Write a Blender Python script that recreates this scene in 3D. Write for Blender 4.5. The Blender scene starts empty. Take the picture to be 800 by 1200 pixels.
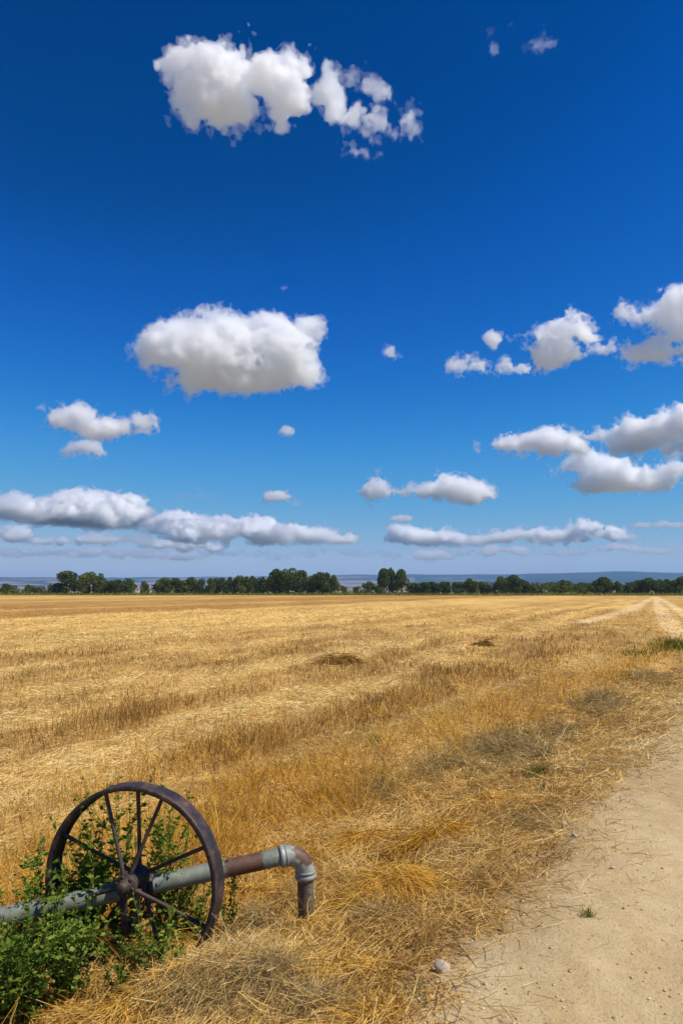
import bpy, bmesh, math, random
import numpy as np
from mathutils import Vector, Matrix

# ------------------------------------------------------------------ camera
F_PX = 850.0                      # focal length in pixels of a 1200 px high frame
PITCH = math.atan(91.0 / F_PX)    # the lens looks slightly up
CAM_Z = 2.24
scene = bpy.context.scene
COL = scene.collection
cam_data = bpy.data.cameras.new('camera')
cam_data.sensor_fit = 'VERTICAL'
cam_data.sensor_height = 36.0
cam_data.lens = F_PX / 1200.0 * 36.0
cam_data.clip_start = 0.05
cam_data.clip_end = 90000.0
cam = bpy.data.objects.new('camera', cam_data)
COL.objects.link(cam)
cam.location = (0, 0, CAM_Z)
cam.rotation_euler = (math.pi / 2 + PITCH, 0, 0)
scene.camera = cam

# ------------------------------------------------------------------ sky and sun
SUN_ELEV = math.radians(56)
SUN_AZ = math.radians(108)         # clockwise from straight ahead (+Y): to the right, a little behind
world = bpy.data.worlds.new('World')
scene.world = world
world.use_nodes = True
wn, wl = world.node_tree.nodes, world.node_tree.links
wn.clear()
w_out = wn.new('ShaderNodeOutputWorld')
w_bg = wn.new('ShaderNodeBackground')
w_sky = wn.new('ShaderNodeTexSky')
w_sky.sky_type = 'NISHITA'
w_sky.sun_disc = False
w_sky.sun_elevation = SUN_ELEV
w_sky.sun_rotation = SUN_AZ
w_sky.altitude = 3000
w_sky.air_density = 1.0
w_sky.dust_density = 0.0
w_sky.ozone_density = 1.0
# one tone curve over the whole sky: the deep blue of a polarising filter
w_m1 = wn.new('ShaderNodeVectorMath'); w_m1.operation = 'SCALE'; w_m1.inputs['Scale'].default_value = 0.08
w_cur = wn.new('ShaderNodeRGBCurve')
for k, pts in enumerate((((0, 0), (0.10, 0.0), (0.165, 0.048), (0.30, 0.215), (0.41, 0.37), (0.65, 0.52), (1, 0.55)),
                         ((0, 0), (0.10, 0.047), (0.127, 0.084), (0.175, 0.155), (0.258, 0.285), (0.40, 0.42), (0.53, 0.49), (0.7, 0.55), (1, 0.6)),
                         ((0, 0), (0.17, 0.212), (0.205, 0.285), (0.242, 0.43), (0.32, 0.58), (0.42, 0.68), (0.57, 0.67), (1, 0.68)))):
    c = w_cur.mapping.curves[k]
    while len(c.points) < len(pts):
        c.points.new(0.5, 0.5)
    for p, q in zip(c.points, pts):
        p.location = q
w_cur.mapping.update()
w_m2 = wn.new('ShaderNodeVectorMath'); w_m2.operation = 'SCALE'; w_m2.inputs['Scale'].default_value = 10.0
wl.new(w_sky.outputs[0], w_m1.inputs[0])
wl.new(w_m1.outputs[0], w_cur.inputs['Color'])
wl.new(w_cur.outputs[0], w_m2.inputs[0])
wl.new(w_m2.outputs[0], w_bg.inputs['Color'])
w_bg.inputs['Strength'].default_value = 0.10
wl.new(w_bg.outputs[0], w_out.inputs['Surface'])

sun_data = bpy.data.lights.new('sun', 'SUN')
sun_data.energy = 4.9
sun_data.angle = math.radians(0.53)
sun_data.color = (1.0, 0.94, 0.845)
sun = bpy.data.objects.new('sun', sun_data)
COL.objects.link(sun)
sun_dir = Vector((math.sin(SUN_AZ) * math.cos(SUN_ELEV), math.cos(SUN_AZ) * math.cos(SUN_ELEV), math.sin(SUN_ELEV)))
sun.rotation_euler = sun_dir.to_track_quat('Z', 'Y').to_euler()

vs = scene.view_settings
vs.view_transform = 'Standard'
vs.look = 'None'
vs.gamma = 1.0
vs.use_curve_mapping = False
vs.exposure = 0.0
scene.render.engine = 'CYCLES'
cy = scene.cycles
cy.max_bounces = 44
cy.diffuse_bounces = 2
cy.glossy_bounces = 2
cy.transmission_bounces = 3
cy.transparent_max_bounces = 12
cy.volume_bounces = 28
cy.caustics_reflective = False
cy.caustics_refractive = False
cy.use_denoising = True
cy.use_adaptive_sampling = True
cy.adaptive_threshold = 0.02

# ------------------------------------------------------------------ helpers
RNG = np.random.default_rng(7)
random.seed(7)
_c, _s = math.cos(PITCH), math.sin(PITCH)


def ray(px, py):
    """direction (per metre of camera depth) through a point of the 800 x 1200 photograph"""
    a, b = (px - 400.0) / F_PX, (600.0 - py) / F_PX
    return np.array([a, _c - b * _s, _s + b * _c])


def elev_of(px, py):
    r = ray(px, py)
    return math.atan2(r[2], math.hypot(r[0], r[1]))


_perm = np.random.default_rng(11).permutation(256)
_perm = np.concatenate([_perm, _perm, _perm])
_g3 = np.random.default_rng(12).normal(size=(256, 3))
_g3 /= np.linalg.norm(_g3, axis=1)[:, None]


def perlin(P):
    P = np.asarray(P, float)
    i = np.floor(P).astype(int)
    f = P - i
    i &= 255
    u = f * f * f * (f * (f * 6 - 15) + 10)
    out = 0
    for dx in (0, 1):
        for dy in (0, 1):
            for dz in (0, 1):
                h = _perm[_perm[_perm[i[:, 0] + dx] + i[:, 1] + dy] + i[:, 2] + dz]
                g = _g3[h]
                d = f - np.array([dx, dy, dz])
                w = (u[:, 0] if dx else 1 - u[:, 0]) * (u[:, 1] if dy else 1 - u[:, 1]) * (u[:, 2] if dz else 1 - u[:, 2])
                out = out + w * (g * d).sum(1)
    return out * 1.5


def fbm(P, octaves=4, lac=2.03, gain=0.5):
    P = np.asarray(P, float)
    a, t, n = 1.0, 0.0, 0.0
    for k in range(octaves):
        t = t + a * perlin(P + 17.3 * k)
        n += a
        P = P * lac
        a *= gain
    return t / n


def fbm2(x, y, octaves=4, z=0.0):
    return fbm(np.stack([x, y, np.full_like(x, z)], 1), octaves)


def sstep(a, b, x):
    t = np.clip((x - a) / (b - a), 0, 1)
    return t * t * (3 - 2 * t)


def mesh_np(name, V, faces_flat, sizes=None, smooth=False):
    """mesh from numpy: V (n,3), faces_flat (m,k) or flat list with sizes"""
    me = bpy.data.meshes.new(name)
    V = np.ascontiguousarray(V, dtype=np.float32)
    me.vertices.add(len(V))
    me.vertices.foreach_set('co', V.ravel())
    if sizes is None:
        Fk = np.ascontiguousarray(faces_flat, dtype=np.int32)
        k = Fk.shape[1]
        starts = np.arange(len(Fk), dtype=np.int32) * k
        flat = Fk.ravel()
    else:
        flat = np.ascontiguousarray(faces_flat, dtype=np.int32)
        sizes = np.asarray(sizes, dtype=np.int32)
        starts = np.concatenate([[0], np.cumsum(sizes)[:-1]]).astype(np.int32)
    me.loops.add(len(flat))
    me.loops.foreach_set('vertex_index', flat)
    me.polygons.add(len(starts))
    me.polygons.foreach_set('loop_start', starts)
    if smooth:
        me.polygons.foreach_set('use_smooth', np.ones(len(starts), dtype=bool))
    me.update(calc_edges=True)
    return me


def add_obj(name, me, mat=None, parent=None, label=None, cat=None, group=None, kind=None):
    o = bpy.data.objects.new(name, me)
    COL.objects.link(o)
    if mat is not None and me is not None and not me.materials:
        me.materials.append(mat)
    if parent is not None:
        o.parent = parent
    for k, v in (('label', label), ('category', cat), ('group', group), ('kind', kind)):
        if v:
            o[k] = v
    return o


class NT:
    """small wrapper to write node materials"""
    def __init__(self, name):
        self.mat = bpy.data.materials.new(name)
        self.mat.use_nodes = True
        self.t = self.mat.node_tree
        self.t.nodes.clear()
        self.out = self.t.nodes.new('ShaderNodeOutputMaterial')

    def n(self, typ, ins=None, **props):
        nd = self.t.nodes.new(typ)
        for k, v in props.items():
            setattr(nd, k, v)
        for k, v in (ins or {}).items():
            s = nd.inputs[k]
            if isinstance(v, bpy.types.NodeSocket):
                self.t.links.new(v, s)
            else:
                s.default_value = v
        return nd

    def link(self, a, b):
        self.t.links.new(a, b)

    def ramp(self, fac, stops):
        nd = self.n('ShaderNodeValToRGB', {'Fac': fac})
        el = nd.color_ramp.elements
        while len(el) < len(stops):
            el.new(0.5)
        for e, (p, c) in zip(el, stops):
            e.position = p
            e.color = (*c, 1) if len(c) == 3 else c
        return nd.outputs['Color']

    def noise(self, vec, scale, detail=4, rough=0.55, out='Fac'):
        nd = self.n('ShaderNodeTexNoise', {'Scale': scale, 'Detail': detail, 'Roughness': rough})
        if vec is not None:
            self.link(vec, nd.inputs['Vector'])
        return nd.outputs[out]

    def mix(self, fac, a, b, blend='MIX'):
        nd = self.n('ShaderNodeMix', data_type='RGBA', blend_type=blend)
        for i, v in ((0, fac), (6, a), (7, b)):
            if isinstance(v, bpy.types.NodeSocket):
                self.link(v, nd.inputs[i])
            else:
                nd.inputs[i].default_value = v if i == 0 else ((*v, 1) if len(v) == 3 else v)
        return nd.outputs[2]

    def math(self, op, a, b=None, clamp=False):
        nd = self.n('ShaderNodeMath', operation=op, use_clamp=clamp)
        for i, v in ((0, a), (1, b)):
            if v is None:
                continue
            if isinstance(v, bpy.types.NodeSocket):
                self.link(v, nd.inputs[i])
            else:
                nd.inputs[i].default_value = v
        return nd.outputs[0]

    def surf(self, sock):
        self.link(sock, self.out.inputs['Surface'])
        return self.mat
# ------------------------------------------------------------------ clouds
def cloud_mat(name, density):
    m = NT(name)
    v = m.n('ShaderNodeVolumePrincipled', {'Color': (1, 1, 1, 1), 'Density': density, 'Anisotropy': 0.5})
    m.link(v.outputs[0], m.out.inputs['Volume'])
    return m.mat


def ico_template(sub):
    b = bmesh.new()
    bmesh.ops.create_icosphere(b, subdivisions=sub, radius=1.0)
    V = np.array([v.co[:] for v in b.verts])
    Fc = np.array([[v.index for v in f.verts] for f in b.faces])
    b.free()
    return V, Fc


def spline_rows(n, period, rg):
    """cubic B-spline weights that carry a random lattice of the given period on to n samples"""
    x = np.arange(n) / period + rg.random()
    i = np.floor(x).astype(int); f = x - i
    M = np.zeros((n, i.max() + 4), np.float32)
    r = np.arange(n)
    M[r, i] = (1 - f) ** 3 / 6
    M[r, i + 1] = (3 * f ** 3 - 6 * f ** 2 + 4) / 6
    M[r, i + 2] = (-3 * f ** 3 + 3 * f ** 2 + 3 * f + 1) / 6
    M[r, i + 3] = f ** 3 / 6
    return M


def grid_noise(shape, period, rg):
    A = [spline_rows(n, period, rg) for n in shape]
    L = rg.normal(size=[m.shape[1] for m in A]).astype(np.float32)
    L = np.tensordot(A[0], L, (1, 0))                     # x, ly, lz
    L = np.tensordot(L, A[1], (1, 1))                     # x, lz, y
    L = np.tensordot(L, A[2], (1, 1))                     # x, y, z
    return L * 1.9


def surface_nets(f):
    """closed quad surface of f > 0 on a regular grid (f must be < 0 on the border)"""
    s = f > 0
    nx, ny, nz = f.shape
    acc = np.zeros((nx - 1, ny - 1, nz - 1, 3), np.float32)
    cnt = np.zeros((nx - 1, ny - 1, nz - 1), np.float32)
    for ax in range(3):
        o1, o2 = [k for k in range(3) if k != ax]
        for u in (0, 1):
            for v in (0, 1):
                sl0 = [None] * 3; sl1 = [None] * 3
                N = (nx, ny, nz)
                sl0[ax] = slice(0, N[ax] - 1); sl1[ax] = slice(1, N[ax])
                for o, w in ((o1, u), (o2, v)):
                    sl0[o] = sl1[o] = slice(w, N[o] - 1 + w)
                a_, b_ = f[tuple(sl0)], f[tuple(sl1)]
                x = (a_ > 0) != (b_ > 0)
                t = np.where(x, a_ / np.where(x, a_ - b_, 1), 0)
                acc[..., ax] += t
                acc[..., o1] += u * x
                acc[..., o2] += v * x
                cnt += x
    act = cnt > 0
    idx = np.full(act.shape, -1, np.int64)
    idx[act] = np.arange(act.sum())
    V = np.argwhere(act) + acc[act] / cnt[act][:, None]
    Q = []
    for ax in range(3):
        o1, o2 = [(1, 2), (2, 0), (0, 1)][ax]
        sl0 = [slice(1, -1)] * 3; sl1 = [slice(1, -1)] * 3
        sl0[ax] = slice(0, f.shape[ax] - 1); sl1[ax] = slice(1, f.shape[ax])
        a_, b_ = s[tuple(sl0)], s[tuple(sl1)]
        for flip in (False, True):
            e = np.argwhere((a_ & ~b_) if not flip else (~a_ & b_))
            if not len(e):
                continue
            off = np.ones(3, int); off[ax] = 0
            e = e + off
            d1 = np.zeros(3, int); d1[o1] = 1
            d2 = np.zeros(3, int); d2[o2] = 1
            q = np.stack([idx[tuple((e - d1 - d2).T)], idx[tuple((e - d2).T)], idx[tuple(e.T)], idx[tuple((e - d1).T)]], 1)
            Q.append(q[:, ::-1] if flip else q)
    return V, np.concatenate(Q) if Q else np.zeros((0, 4), int)


def largest_piece(V, Q):
    lab = np.arange(len(V))
    E = np.concatenate([Q[:, [0, 1]], Q[:, [1, 2]], Q[:, [2, 3]], Q[:, [3, 0]]])
    while True:
        old = lab
        m = np.minimum(lab[E[:, 0]], lab[E[:, 1]])
        lab = lab.copy()
        np.minimum.at(lab, lab[E[:, 0]], m); np.minimum.at(lab, lab[E[:, 1]], m)
        np.minimum.at(lab, E[:, 0], m); np.minimum.at(lab, E[:, 1], m)
        lab = lab[lab]
        if (lab == old).all():
            break
    keep = lab == np.bincount(lab).argmax()
    new = np.cumsum(keep) - 1
    return V[keep], new[Q[keep[Q[:, 0]]]]


CLOUD_BASE = 1250.0


def cloud(lobes, label, seed, mfp_px=4.0, ragged=0.5, flat=True, base_py=None, depth=0.75, thin=1.0):
    """lobes: (px, py, rx, ry) blobs of the outline, pixels of the photograph; built at its own distance and size,
    as three nested bodies of vapour: a dense core, a looser body and a thin torn fringe"""
    rg = np.random.default_rng(seed)
    L = np.array(lobes, float)
    by = base_py if base_py else (L[:, 1] + L[:, 3]).max()
    cx = (L[:, 0].min() + L[:, 0].max()) / 2
    el = elev_of(cx, by)
    D = CLOUD_BASE / math.tan(el)                      # distance along the ground
    r0 = ray(cx, by)
    fw = np.array([r0[0], r0[1], 0]) / math.hypot(r0[0], r0[1])
    rt = np.array([fw[1], -fw[0], 0])
    up = np.array([0, 0, 1.0])
    org = np.array([0, 0, CAM_Z]) + fw * D + up * CLOUD_BASE
    ppm = D / math.cos(el) / F_PX * (1 + ((cx - 400) / F_PX) ** 2) ** -0.25        # metres per pixel there
    # blobs in local pixels: right, away, up
    C, Rr = [], []
    for (px, py, rx, ry) in L:
        r = ray(px, py)
        p = np.array([0, 0, CAM_Z]) + r * (D / (r @ fw)) - org
        dp = max(ry * 0.9, rx * depth * 0.7)
        C.append((p @ rt / ppm, rg.uniform(-0.3, 0.3) * rx * depth, p[2] / ppm))
        Rr.append((rx, dp, ry))
    C, Rr = np.array(C), np.array(Rr)
    med = float(np.median(L[:, 3]))
    pad = 9.0 + 0.35 * med
    lo = (C - Rr).min(0) - pad; hi = (C + Rr).max(0) + pad
    size = float((hi - lo).max())
    vox = 1.15 if size < 130 or by > 590 else 1.45
    n = np.ceil((hi - lo) / vox).astype(int) + 1
    g = [lo[k] + vox * np.arange(n[k], dtype=np.float32) for k in range(3)]
    amp = (0.30 + ragged) * min(13.0, med * 0.95) * (0.9 if flat else 0.62)
    F0 = np.full(n, -1e3, np.float32)
    kk = 0.07 * med + 0.4
    acc = np.zeros(n, np.float32)
    for c, q in zip(C, Rr):
        x = ((g[0] - c[0]) / q[0])[:, None, None]; y = ((g[1] - c[1]) / q[1])[None, :, None]; z = ((g[2] - c[2]) / q[2])[None, None, :]
        k0 = np.sqrt(x * x + y * y + z * z)
        k1 = np.sqrt((x / q[0]) ** 2 + (y / q[1]) ** 2 + (z / q[2]) ** 2) + 1e-6
        sd = np.minimum(k0 * (1 - k0) / k1, 0.6 * q[2])
        acc += np.exp(np.clip(sd / kk, -40, 40)).astype(np.float32)
    F0 = kk * np.log(acc + 1e-20) - 0.20 * med - 1.1
    noi = np.zeros(n, np.float32); per = max(5.0, min(26.0, med * (1.6 if by < 590 else 2.6))); a_ = 1.0; k_ = 0
    hf = np.zeros(n, np.float32)
    while per > 1.7:
        q = grid_noise(n, per / vox, rg)
        if k_ in (1, 2, 3) and flat:
            q = 0.9 - 1.7 * np.abs(q)                     # billows
        noi += a_ * q
        if per < 9:
            hf += a_ * grid_noise(n, per / vox, rg)
        per /= 2.1; a_ *= 0.72; k_ += 1
    F1 = F0 + amp * 0.8 * noi
    if flat:
        zb = (C[:, 2] - 0.62 * Rr[:, 2]).min()
        base = (g[2][None, None, :] - zb) * 1.0 + 0.35 * amp * noi
        F1 = np.minimum(F1, base)
    else:
        base = None
    edge = np.zeros(n, bool)
    for k in range(3):
        sl = [slice(None)] * 3; sl[k] = 0; edge[tuple(sl)] = True; sl[k] = -1; edge[tuple(sl)] = True
    mains = None
    Rm = np.stack([rt, fw, up])
    for part, thr, extra, mfp in (('body', 0.0, 0.0, 1.7), ('core', 0.22 * med, 0.0, 2.4), ('fringe', -0.13 * med - 0.6, 0.6, 4.5)):
        f = F1 - thr + extra * amp * hf
        f[edge] = -1.0
        if not (f > 0).any():
            continue
        V, Q = surface_nets(f)
        if len(Q) < 8:
            continue
        if part != 'fringe':
            V, Q = largest_piece(V, Q)
        V = (lo + V * vox) * ppm
        V = V @ Rm
        me = mesh_np('cloud' if mains is None else part, V, Q, smooth=True)
        mat = cloud_mat('cloud_' + part, 1.0 / (mfp * mfp_px * ppm * (thin if by < 600 else 0.75 * thin)))
        if mains is None:
            mains = add_obj('cloud', me, mat, None, label, 'cloud', 'fair weather clouds')
            mains.location = org
        else:
            add_obj(part, me, mat, mains, kind='stuff' if part == 'fringe' else None)
    return mains


cloud([(222, 88, 30, 27), (258, 84, 38, 33), (298, 92, 32, 25), (262, 114, 44, 24), (332, 121, 15, 17), (316, 104, 22, 18), (343, 77, 9, 10), (205, 98, 16, 16)],
      'large ragged white cloud, the highest on the left of the sky', 1, 5.0, 1.25, False, 140, 0.5)
cloud([(385, 110, 12, 15), (394, 126, 13, 15), (405, 143, 15, 14)], 'small torn cloud right of the highest ragged cloud', 2, 7.0, 1.3, False, 160, 0.5, 1.2)
cloud([(410, 96, 12, 8), (424, 106, 12, 7), (445, 112, 8, 5)], 'thin wisp above the small torn clouds near the top', 3, 10.0, 1.6, False, 118, 0.5, 1.6)
cloud([(452, 148, 18, 8), (472, 150, 16, 9), (480, 132, 9, 15), (446, 140, 9, 7)], 'hook shaped torn cloud, the rightmost of the top cluster', 4, 8.0, 1.5, False, 160, 0.5, 1.4)
cloud([(418, 177, 10, 4), (430, 180, 6, 4), (446, 179, 5, 3)], 'faint scrap of cloud below the top cluster', 5, 12.0, 1.1, False, 184, 0.5)
cloud([(586, 33, 8, 5), (579, 58, 5, 5)], 'faint wisp of cloud at the very top edge', 6, 20.0, 1.6, False, 64, 0.5, 2.0)
cloud([(626, 50, 9, 6), (640, 52, 10, 4)], 'faint scrap of cloud near the top right', 7, 22.0, 1.6, False, 58, 0.5, 2.2)
cloud([(265, 412, 98, 40), (245, 388, 60, 26), (215, 395, 36, 26), (185, 415, 30, 22), (310, 392, 46, 22), (335, 415, 34, 26), (265, 440, 72, 20), (355, 385, 16, 9), (340, 432, 30, 14), (225, 440, 40, 16)],
      'big round puffy white cloud in the middle left of the sky', 8, 4.5, 0.5, True, 462, 0.55)
cloud([(455, 411, 6, 6), (463, 417, 8, 5)], 'tiny lone puff right of the big round cloud', 9, 8.0, 0.9, False, 424, 0.6)
cloud([(336, 337, 5, 3)], 'faint speck of cloud above the big round cloud', 10, 16.0, 1.0, False, 341, 0.6)
cloud([(85, 492, 32, 20), (65, 495, 20, 12), (115, 498, 36, 15), (152, 502, 22, 12), (160, 496, 12, 8)], 'humped white cloud low on the left', 11, 3.5, 0.5, True, 516, 0.6)
cloud([(102, 526, 18, 9), (88, 530, 14, 5), (116, 531, 12, 5)], 'small flat puff just under the humped left cloud', 12, 4.5, 0.6, True, 538, 0.6)
cloud([(336, 505, 13, 6), (348, 507, 8, 3)], 'small flat puff alone in the middle of the sky', 13, 4.5, 0.6, True, 511, 0.6)
cloud([(648, 392, 26, 20), (668, 394, 26, 15), (630, 398, 22, 14), (650, 412, 28, 14)], 'puffy white cloud, the largest of the middle right cluster', 14, 4.5, 0.6, True, 424, 0.6)
cloud([(548, 424, 20, 12), (562, 428, 14, 10), (534, 428, 10, 7)], 'small ragged puff, the leftmost of the middle right cluster', 15, 5.0, 0.7, True, 440, 0.6)
cloud([(580, 400, 12, 8), (590, 395, 8, 5)], 'small ragged puff above the leftmost puff of the right cluster', 16, 6.0, 0.8, False, 410, 0.6)
cloud([(603, 430, 17, 9), (618, 433, 12, 5)], 'small puff under the largest cloud of the right cluster', 17, 5.0, 0.7, True, 440, 0.6)
cloud([(708, 408, 14, 6), (697, 404, 8, 5), (718, 403, 6, 4)], 'little tail of cloud right of the largest right cluster cloud', 18, 6.0, 0.8, False, 415, 0.6)
cloud([(800, 362, 32, 22), (775, 370, 24, 16), (755, 372, 18, 10), (735, 372, 12, 8), (820, 385, 40, 24), (790, 395, 24, 12), (770, 408, 22, 10), (745, 412, 14, 7), (800, 410, 30, 10)],
      'ragged white cloud cut by the right edge of the picture', 19, 5.0, 0.7, True, 420, 0.6)
cloud([(625, 516, 34, 14), (600, 522, 30, 11), (655, 522, 30, 11), (678, 526, 16, 7), (580, 524, 14, 8)], 'long flat based cloud, left of the three on the right', 20, 3.2, 0.45, True, 540, 0.7)
cloud([(765, 505, 50, 22), (720, 508, 40, 16), (690, 508, 20, 9), (800, 498, 40, 22), (840, 500, 40, 22), (740, 520, 40, 12), (790, 522, 40, 10)], 'wide flat based cloud reaching past the right edge', 21, 3.2, 0.45, True, 534, 0.7)
cloud([(690, 548, 34, 16), (665, 553, 22, 12), (722, 558, 40, 15), (760, 562, 30, 11), (705, 566, 40, 10)], 'rounded flat based cloud, lowest of the three on the right', 22, 3.2, 0.45, True, 580, 0.7)
cloud([(445, 573, 24, 13), (505, 573, 30, 14), (530, 576, 34, 12), (480, 578, 34, 11), (562, 580, 18, 9)], 'long two humped cloud low in the centre', 23, 3.0, 0.45, True, 594, 0.7)
cloud([(326, 582, 20, 8), (310, 586, 12, 5), (342, 587, 14, 5)], 'small flat cloud left of the two humped one', 24, 3.2, 0.5, True, 593, 0.7)
cloud([(445, 551, 11, 4)], 'thin small puff above the two humped cloud', 25, 5.0, 0.6, True, 556, 0.7)
cloud([(150, 588, 26, 12), (120, 592, 40, 13), (85, 594, 40, 13), (50, 596, 40, 13), (15, 597, 36, 12), (-25, 598, 36, 12), (168, 597, 20, 9), (60, 604, 80, 9), (130, 603, 60, 8)], 'long grey white cloud bank cut by the left edge', 26, 3.0, 0.45, True, 612, 0.8)
cloud([(180, 612, 26, 10), (212, 610, 36, 12), (250, 613, 42, 13), (290, 616, 42, 12), (330, 621, 40, 11), (365, 627, 36, 8), (395, 633, 24, 6), (270, 624, 80, 8), (215, 622, 50, 7)], 'long low cloud bank left of centre above the trees', 27, 3.0, 0.45, True, 634, 0.8)
cloud([(8, 626, 18, 8), (-12, 626, 20, 8), (26, 629, 10, 4)], 'low small cloud at the left edge', 28, 3.2, 0.5, True, 632, 0.8)
cloud([(70, 634, 16, 6), (48, 634, 14, 4), (88, 636, 12, 4)], 'low small puff, left one of a pair above the left trees', 29, 3.2, 0.5, True, 639, 0.8)
cloud([(118, 633, 26, 6), (145, 632, 28, 6), (168, 635, 18, 4)], 'low long puff, right one of a pair above the left trees', 30, 3.2, 0.5, True, 639, 0.8)
cloud([(196, 637, 30, 5), (225, 640, 26, 5), (248, 643, 16, 3.5)], 'low thin cloud under the long bank left of centre', 31, 3.2, 0.5, True, 644, 0.8)
cloud([(480, 626, 24, 9), (505, 629, 26, 8), (530, 632, 20, 5), (465, 629, 12, 5)], 'low white cloud in the centre above the tall poplars', 32, 3.0, 0.5, True, 637, 0.8)
cloud([(560, 632, 26, 6), (590, 630, 32, 7), (620, 627, 36, 8), (650, 628, 30, 7), (674, 632, 20, 5)], 'long thin grey cloud low on the right of centre', 33, 3.4, 0.45, True, 638, 0.8)
cloud([(688, 619, 22, 9), (708, 623, 24, 8), (728, 629, 20, 5), (742, 632, 12, 4)], 'low white cloud right of the long thin grey one', 34, 3.0, 0.5, True, 636, 0.8)
cloud([(770, 614, 26, 4), (790, 615, 24, 4), (808, 616, 20, 4)], 'thin streak of cloud low at the right edge', 35, 4.0, 0.5, True, 620, 0.8)
cloud([(470, 608, 14, 4)], 'thin small puff under the two humped cloud', 36, 4.5, 0.5, True, 613, 0.8)
cloud([(228, 581, 24, 3), (186, 585, 5, 4)], 'faint thin shred above the long bank left of centre', 37, 14.0, 0.6, True, 586, 0.8)
for i, (x0, x1, yy, ry, lab) in enumerate(((-10, 130, 648, 5.2, 'pale far cloud streak lowest on the left'), (140, 330, 650, 5.0, 'pale far cloud streak low left of centre'),
                                       (345, 520, 648, 5.0, 'pale far cloud streak low in the centre'), (535, 700, 646, 4.6, 'pale far cloud streak low right of centre'), (715, 810, 643, 4.6, 'pale far cloud streak lowest on the right'))):
    rg = np.random.default_rng(90 + i)
    cloud([(x, yy + rg.uniform(-3, 3), rg.uniform(10, 26), ry * rg.uniform(0.5, 1.25)) for x in np.arange(x0, x1, 17)], lab, 40 + i, 7.0, 0.4, True, yy + 5, 0.8, 1.1)
# ------------------------------------------------------------------ lie of the land
P0 = np.array([0.42, 3.2])                 # a point on the road edge
AZ = math.radians(33.0)                    # the road and the crop rows run this way
DIR = np.array([math.sin(AZ), math.cos(AZ)])
NRM = np.array([-math.cos(AZ), math.sin(AZ)])


def ds(x, y):
    px, py = x - P0[0], y - P0[1]
    return px * NRM[0] + py * NRM[1], px * DIR[0] + py * DIR[1]


def terrain(x, y):
    x = np.atleast_1d(np.asarray(x, float)); y = np.atleast_1d(np.asarray(y, float))
    d, s = ds(x, y)
    r = np.hypot(x, y)
    near = 1 - sstep(25, 60, r)
    wob = fbm2(s / 2.2, d / 2.2, 3, 3.3) * 0.5 * near
    z = 0.45 * (1 - sstep(-0.25, 2.35, d + wob * 0.6))
    z = z - 0.06 * np.exp(-((d - 2.35) / 0.45) ** 2) * near
    z = z + near * (0.05 * sstep(-0.2, 0.8, d) + 0.11 * sstep(0.7, 1.3, d) * (1 - sstep(2.4, 3.2, d))) * fbm2(x / 0.6, y / 0.6, 3, 1.1)
    z = z + near * 0.012 * fbm2(x / 0.25, y / 0.25, 3, 7.1)
    z = z + (1 - sstep(60, 140, r)) * 0.10 * fbm2(s / 9.0, d / 2.4, 2, 5.5) * sstep(3.0, 6.0, d)
    # the mound of dry grass left of the road, in front of the wheel
    z = z + 0.15 * np.exp(-(((x + 0.56) / 0.42) ** 2 + ((y - 4.0) / 0.30) ** 2))
    return z


def terrain1(x, y):
    return float(terrain(x, y)[0])


def gpxs(px, py):
    """the ground points seen at pixels of the photograph"""
    px = np.atleast_1d(np.asarray(px, float)); py = np.atleast_1d(np.asarray(py, float))
    a, b = (px - 400.0) / F_PX, (600.0 - py) / F_PX
    rx, ry, rz = a, _c - b * _s, _s + b * _c
    z = np.full(len(px), 0.1)
    for _ in range(9):
        t = (z - CAM_Z) / rz
        z = 0.45 * z + 0.55 * terrain(rx * t, ry * t)
    t = (z - CAM_Z) / rz
    return rx * t, ry * t, z


def gpx(px, py):
    x, y, z = gpxs(px, py)
    return float(x[0]), float(y[0]), float(z[0])


TRACKS = [np.array([gpx(*p)[:2] for p in L]) for L in (
    ((767, 699), (755, 705), (737, 715), (714, 721), (680, 730)),
    ((767, 699), (770, 708), (776, 720), (788, 734), (806, 750)),
    ((768, 699), (779, 705), (793, 714), (815, 728)))]


def seg_dist(x, y, A, B):
    ab = B - A
    t = np.clip(((x - A[0]) * ab[0] + (y - A[1]) * ab[1]) / (ab @ ab), 0, 1)
    return np.hypot(x - A[0] - t * ab[0], y - A[1] - t * ab[1])


BANDS = np.array([  # distance from the road edge, how pale / flattened the straw is
    (2.2, 0.45), (2.8, 0.35), (4.3, 0.35), (4.55, 0.05), (4.95, 0.10), (5.3, 0.3), (5.9, 0.55), (6.3, 0.95), (7.4, 0.95), (7.8, 0.42), (8.4, 0.30), (9.2, 0.38),
    (9.6, 0.95), (10.8, 0.9), (11.3, 0.5), (12.8, 0.45), (13.2, 0.36), (13.9, 0.4), (14.6, 0.55), (16.5, 0.65), (17.5, 0.42), (19, 0.45), (21, 0.7), (24, 0.7), (26, 0.6),
    (29, 0.9), (36, 0.8), (40, 0.6), (46, 0.85), (50, 0.1), (60, 0.15), (64, 0.45), (72, 0.1), (95, 0.15), (105, 0.6), (125, 0.25), (150, 0.7), (190, 0.5), (260, 0.7), (400, 0.6)])


AZ2 = math.radians(24.0)                   # the drill rows of the field run a little left of the road


def rows(x, y):
    px, py = x + 1.58, y - 9.2
    return 4.95 - px * math.cos(AZ2) + py * math.sin(AZ2), px * math.sin(AZ2) + py * math.cos(AZ2)


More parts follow.
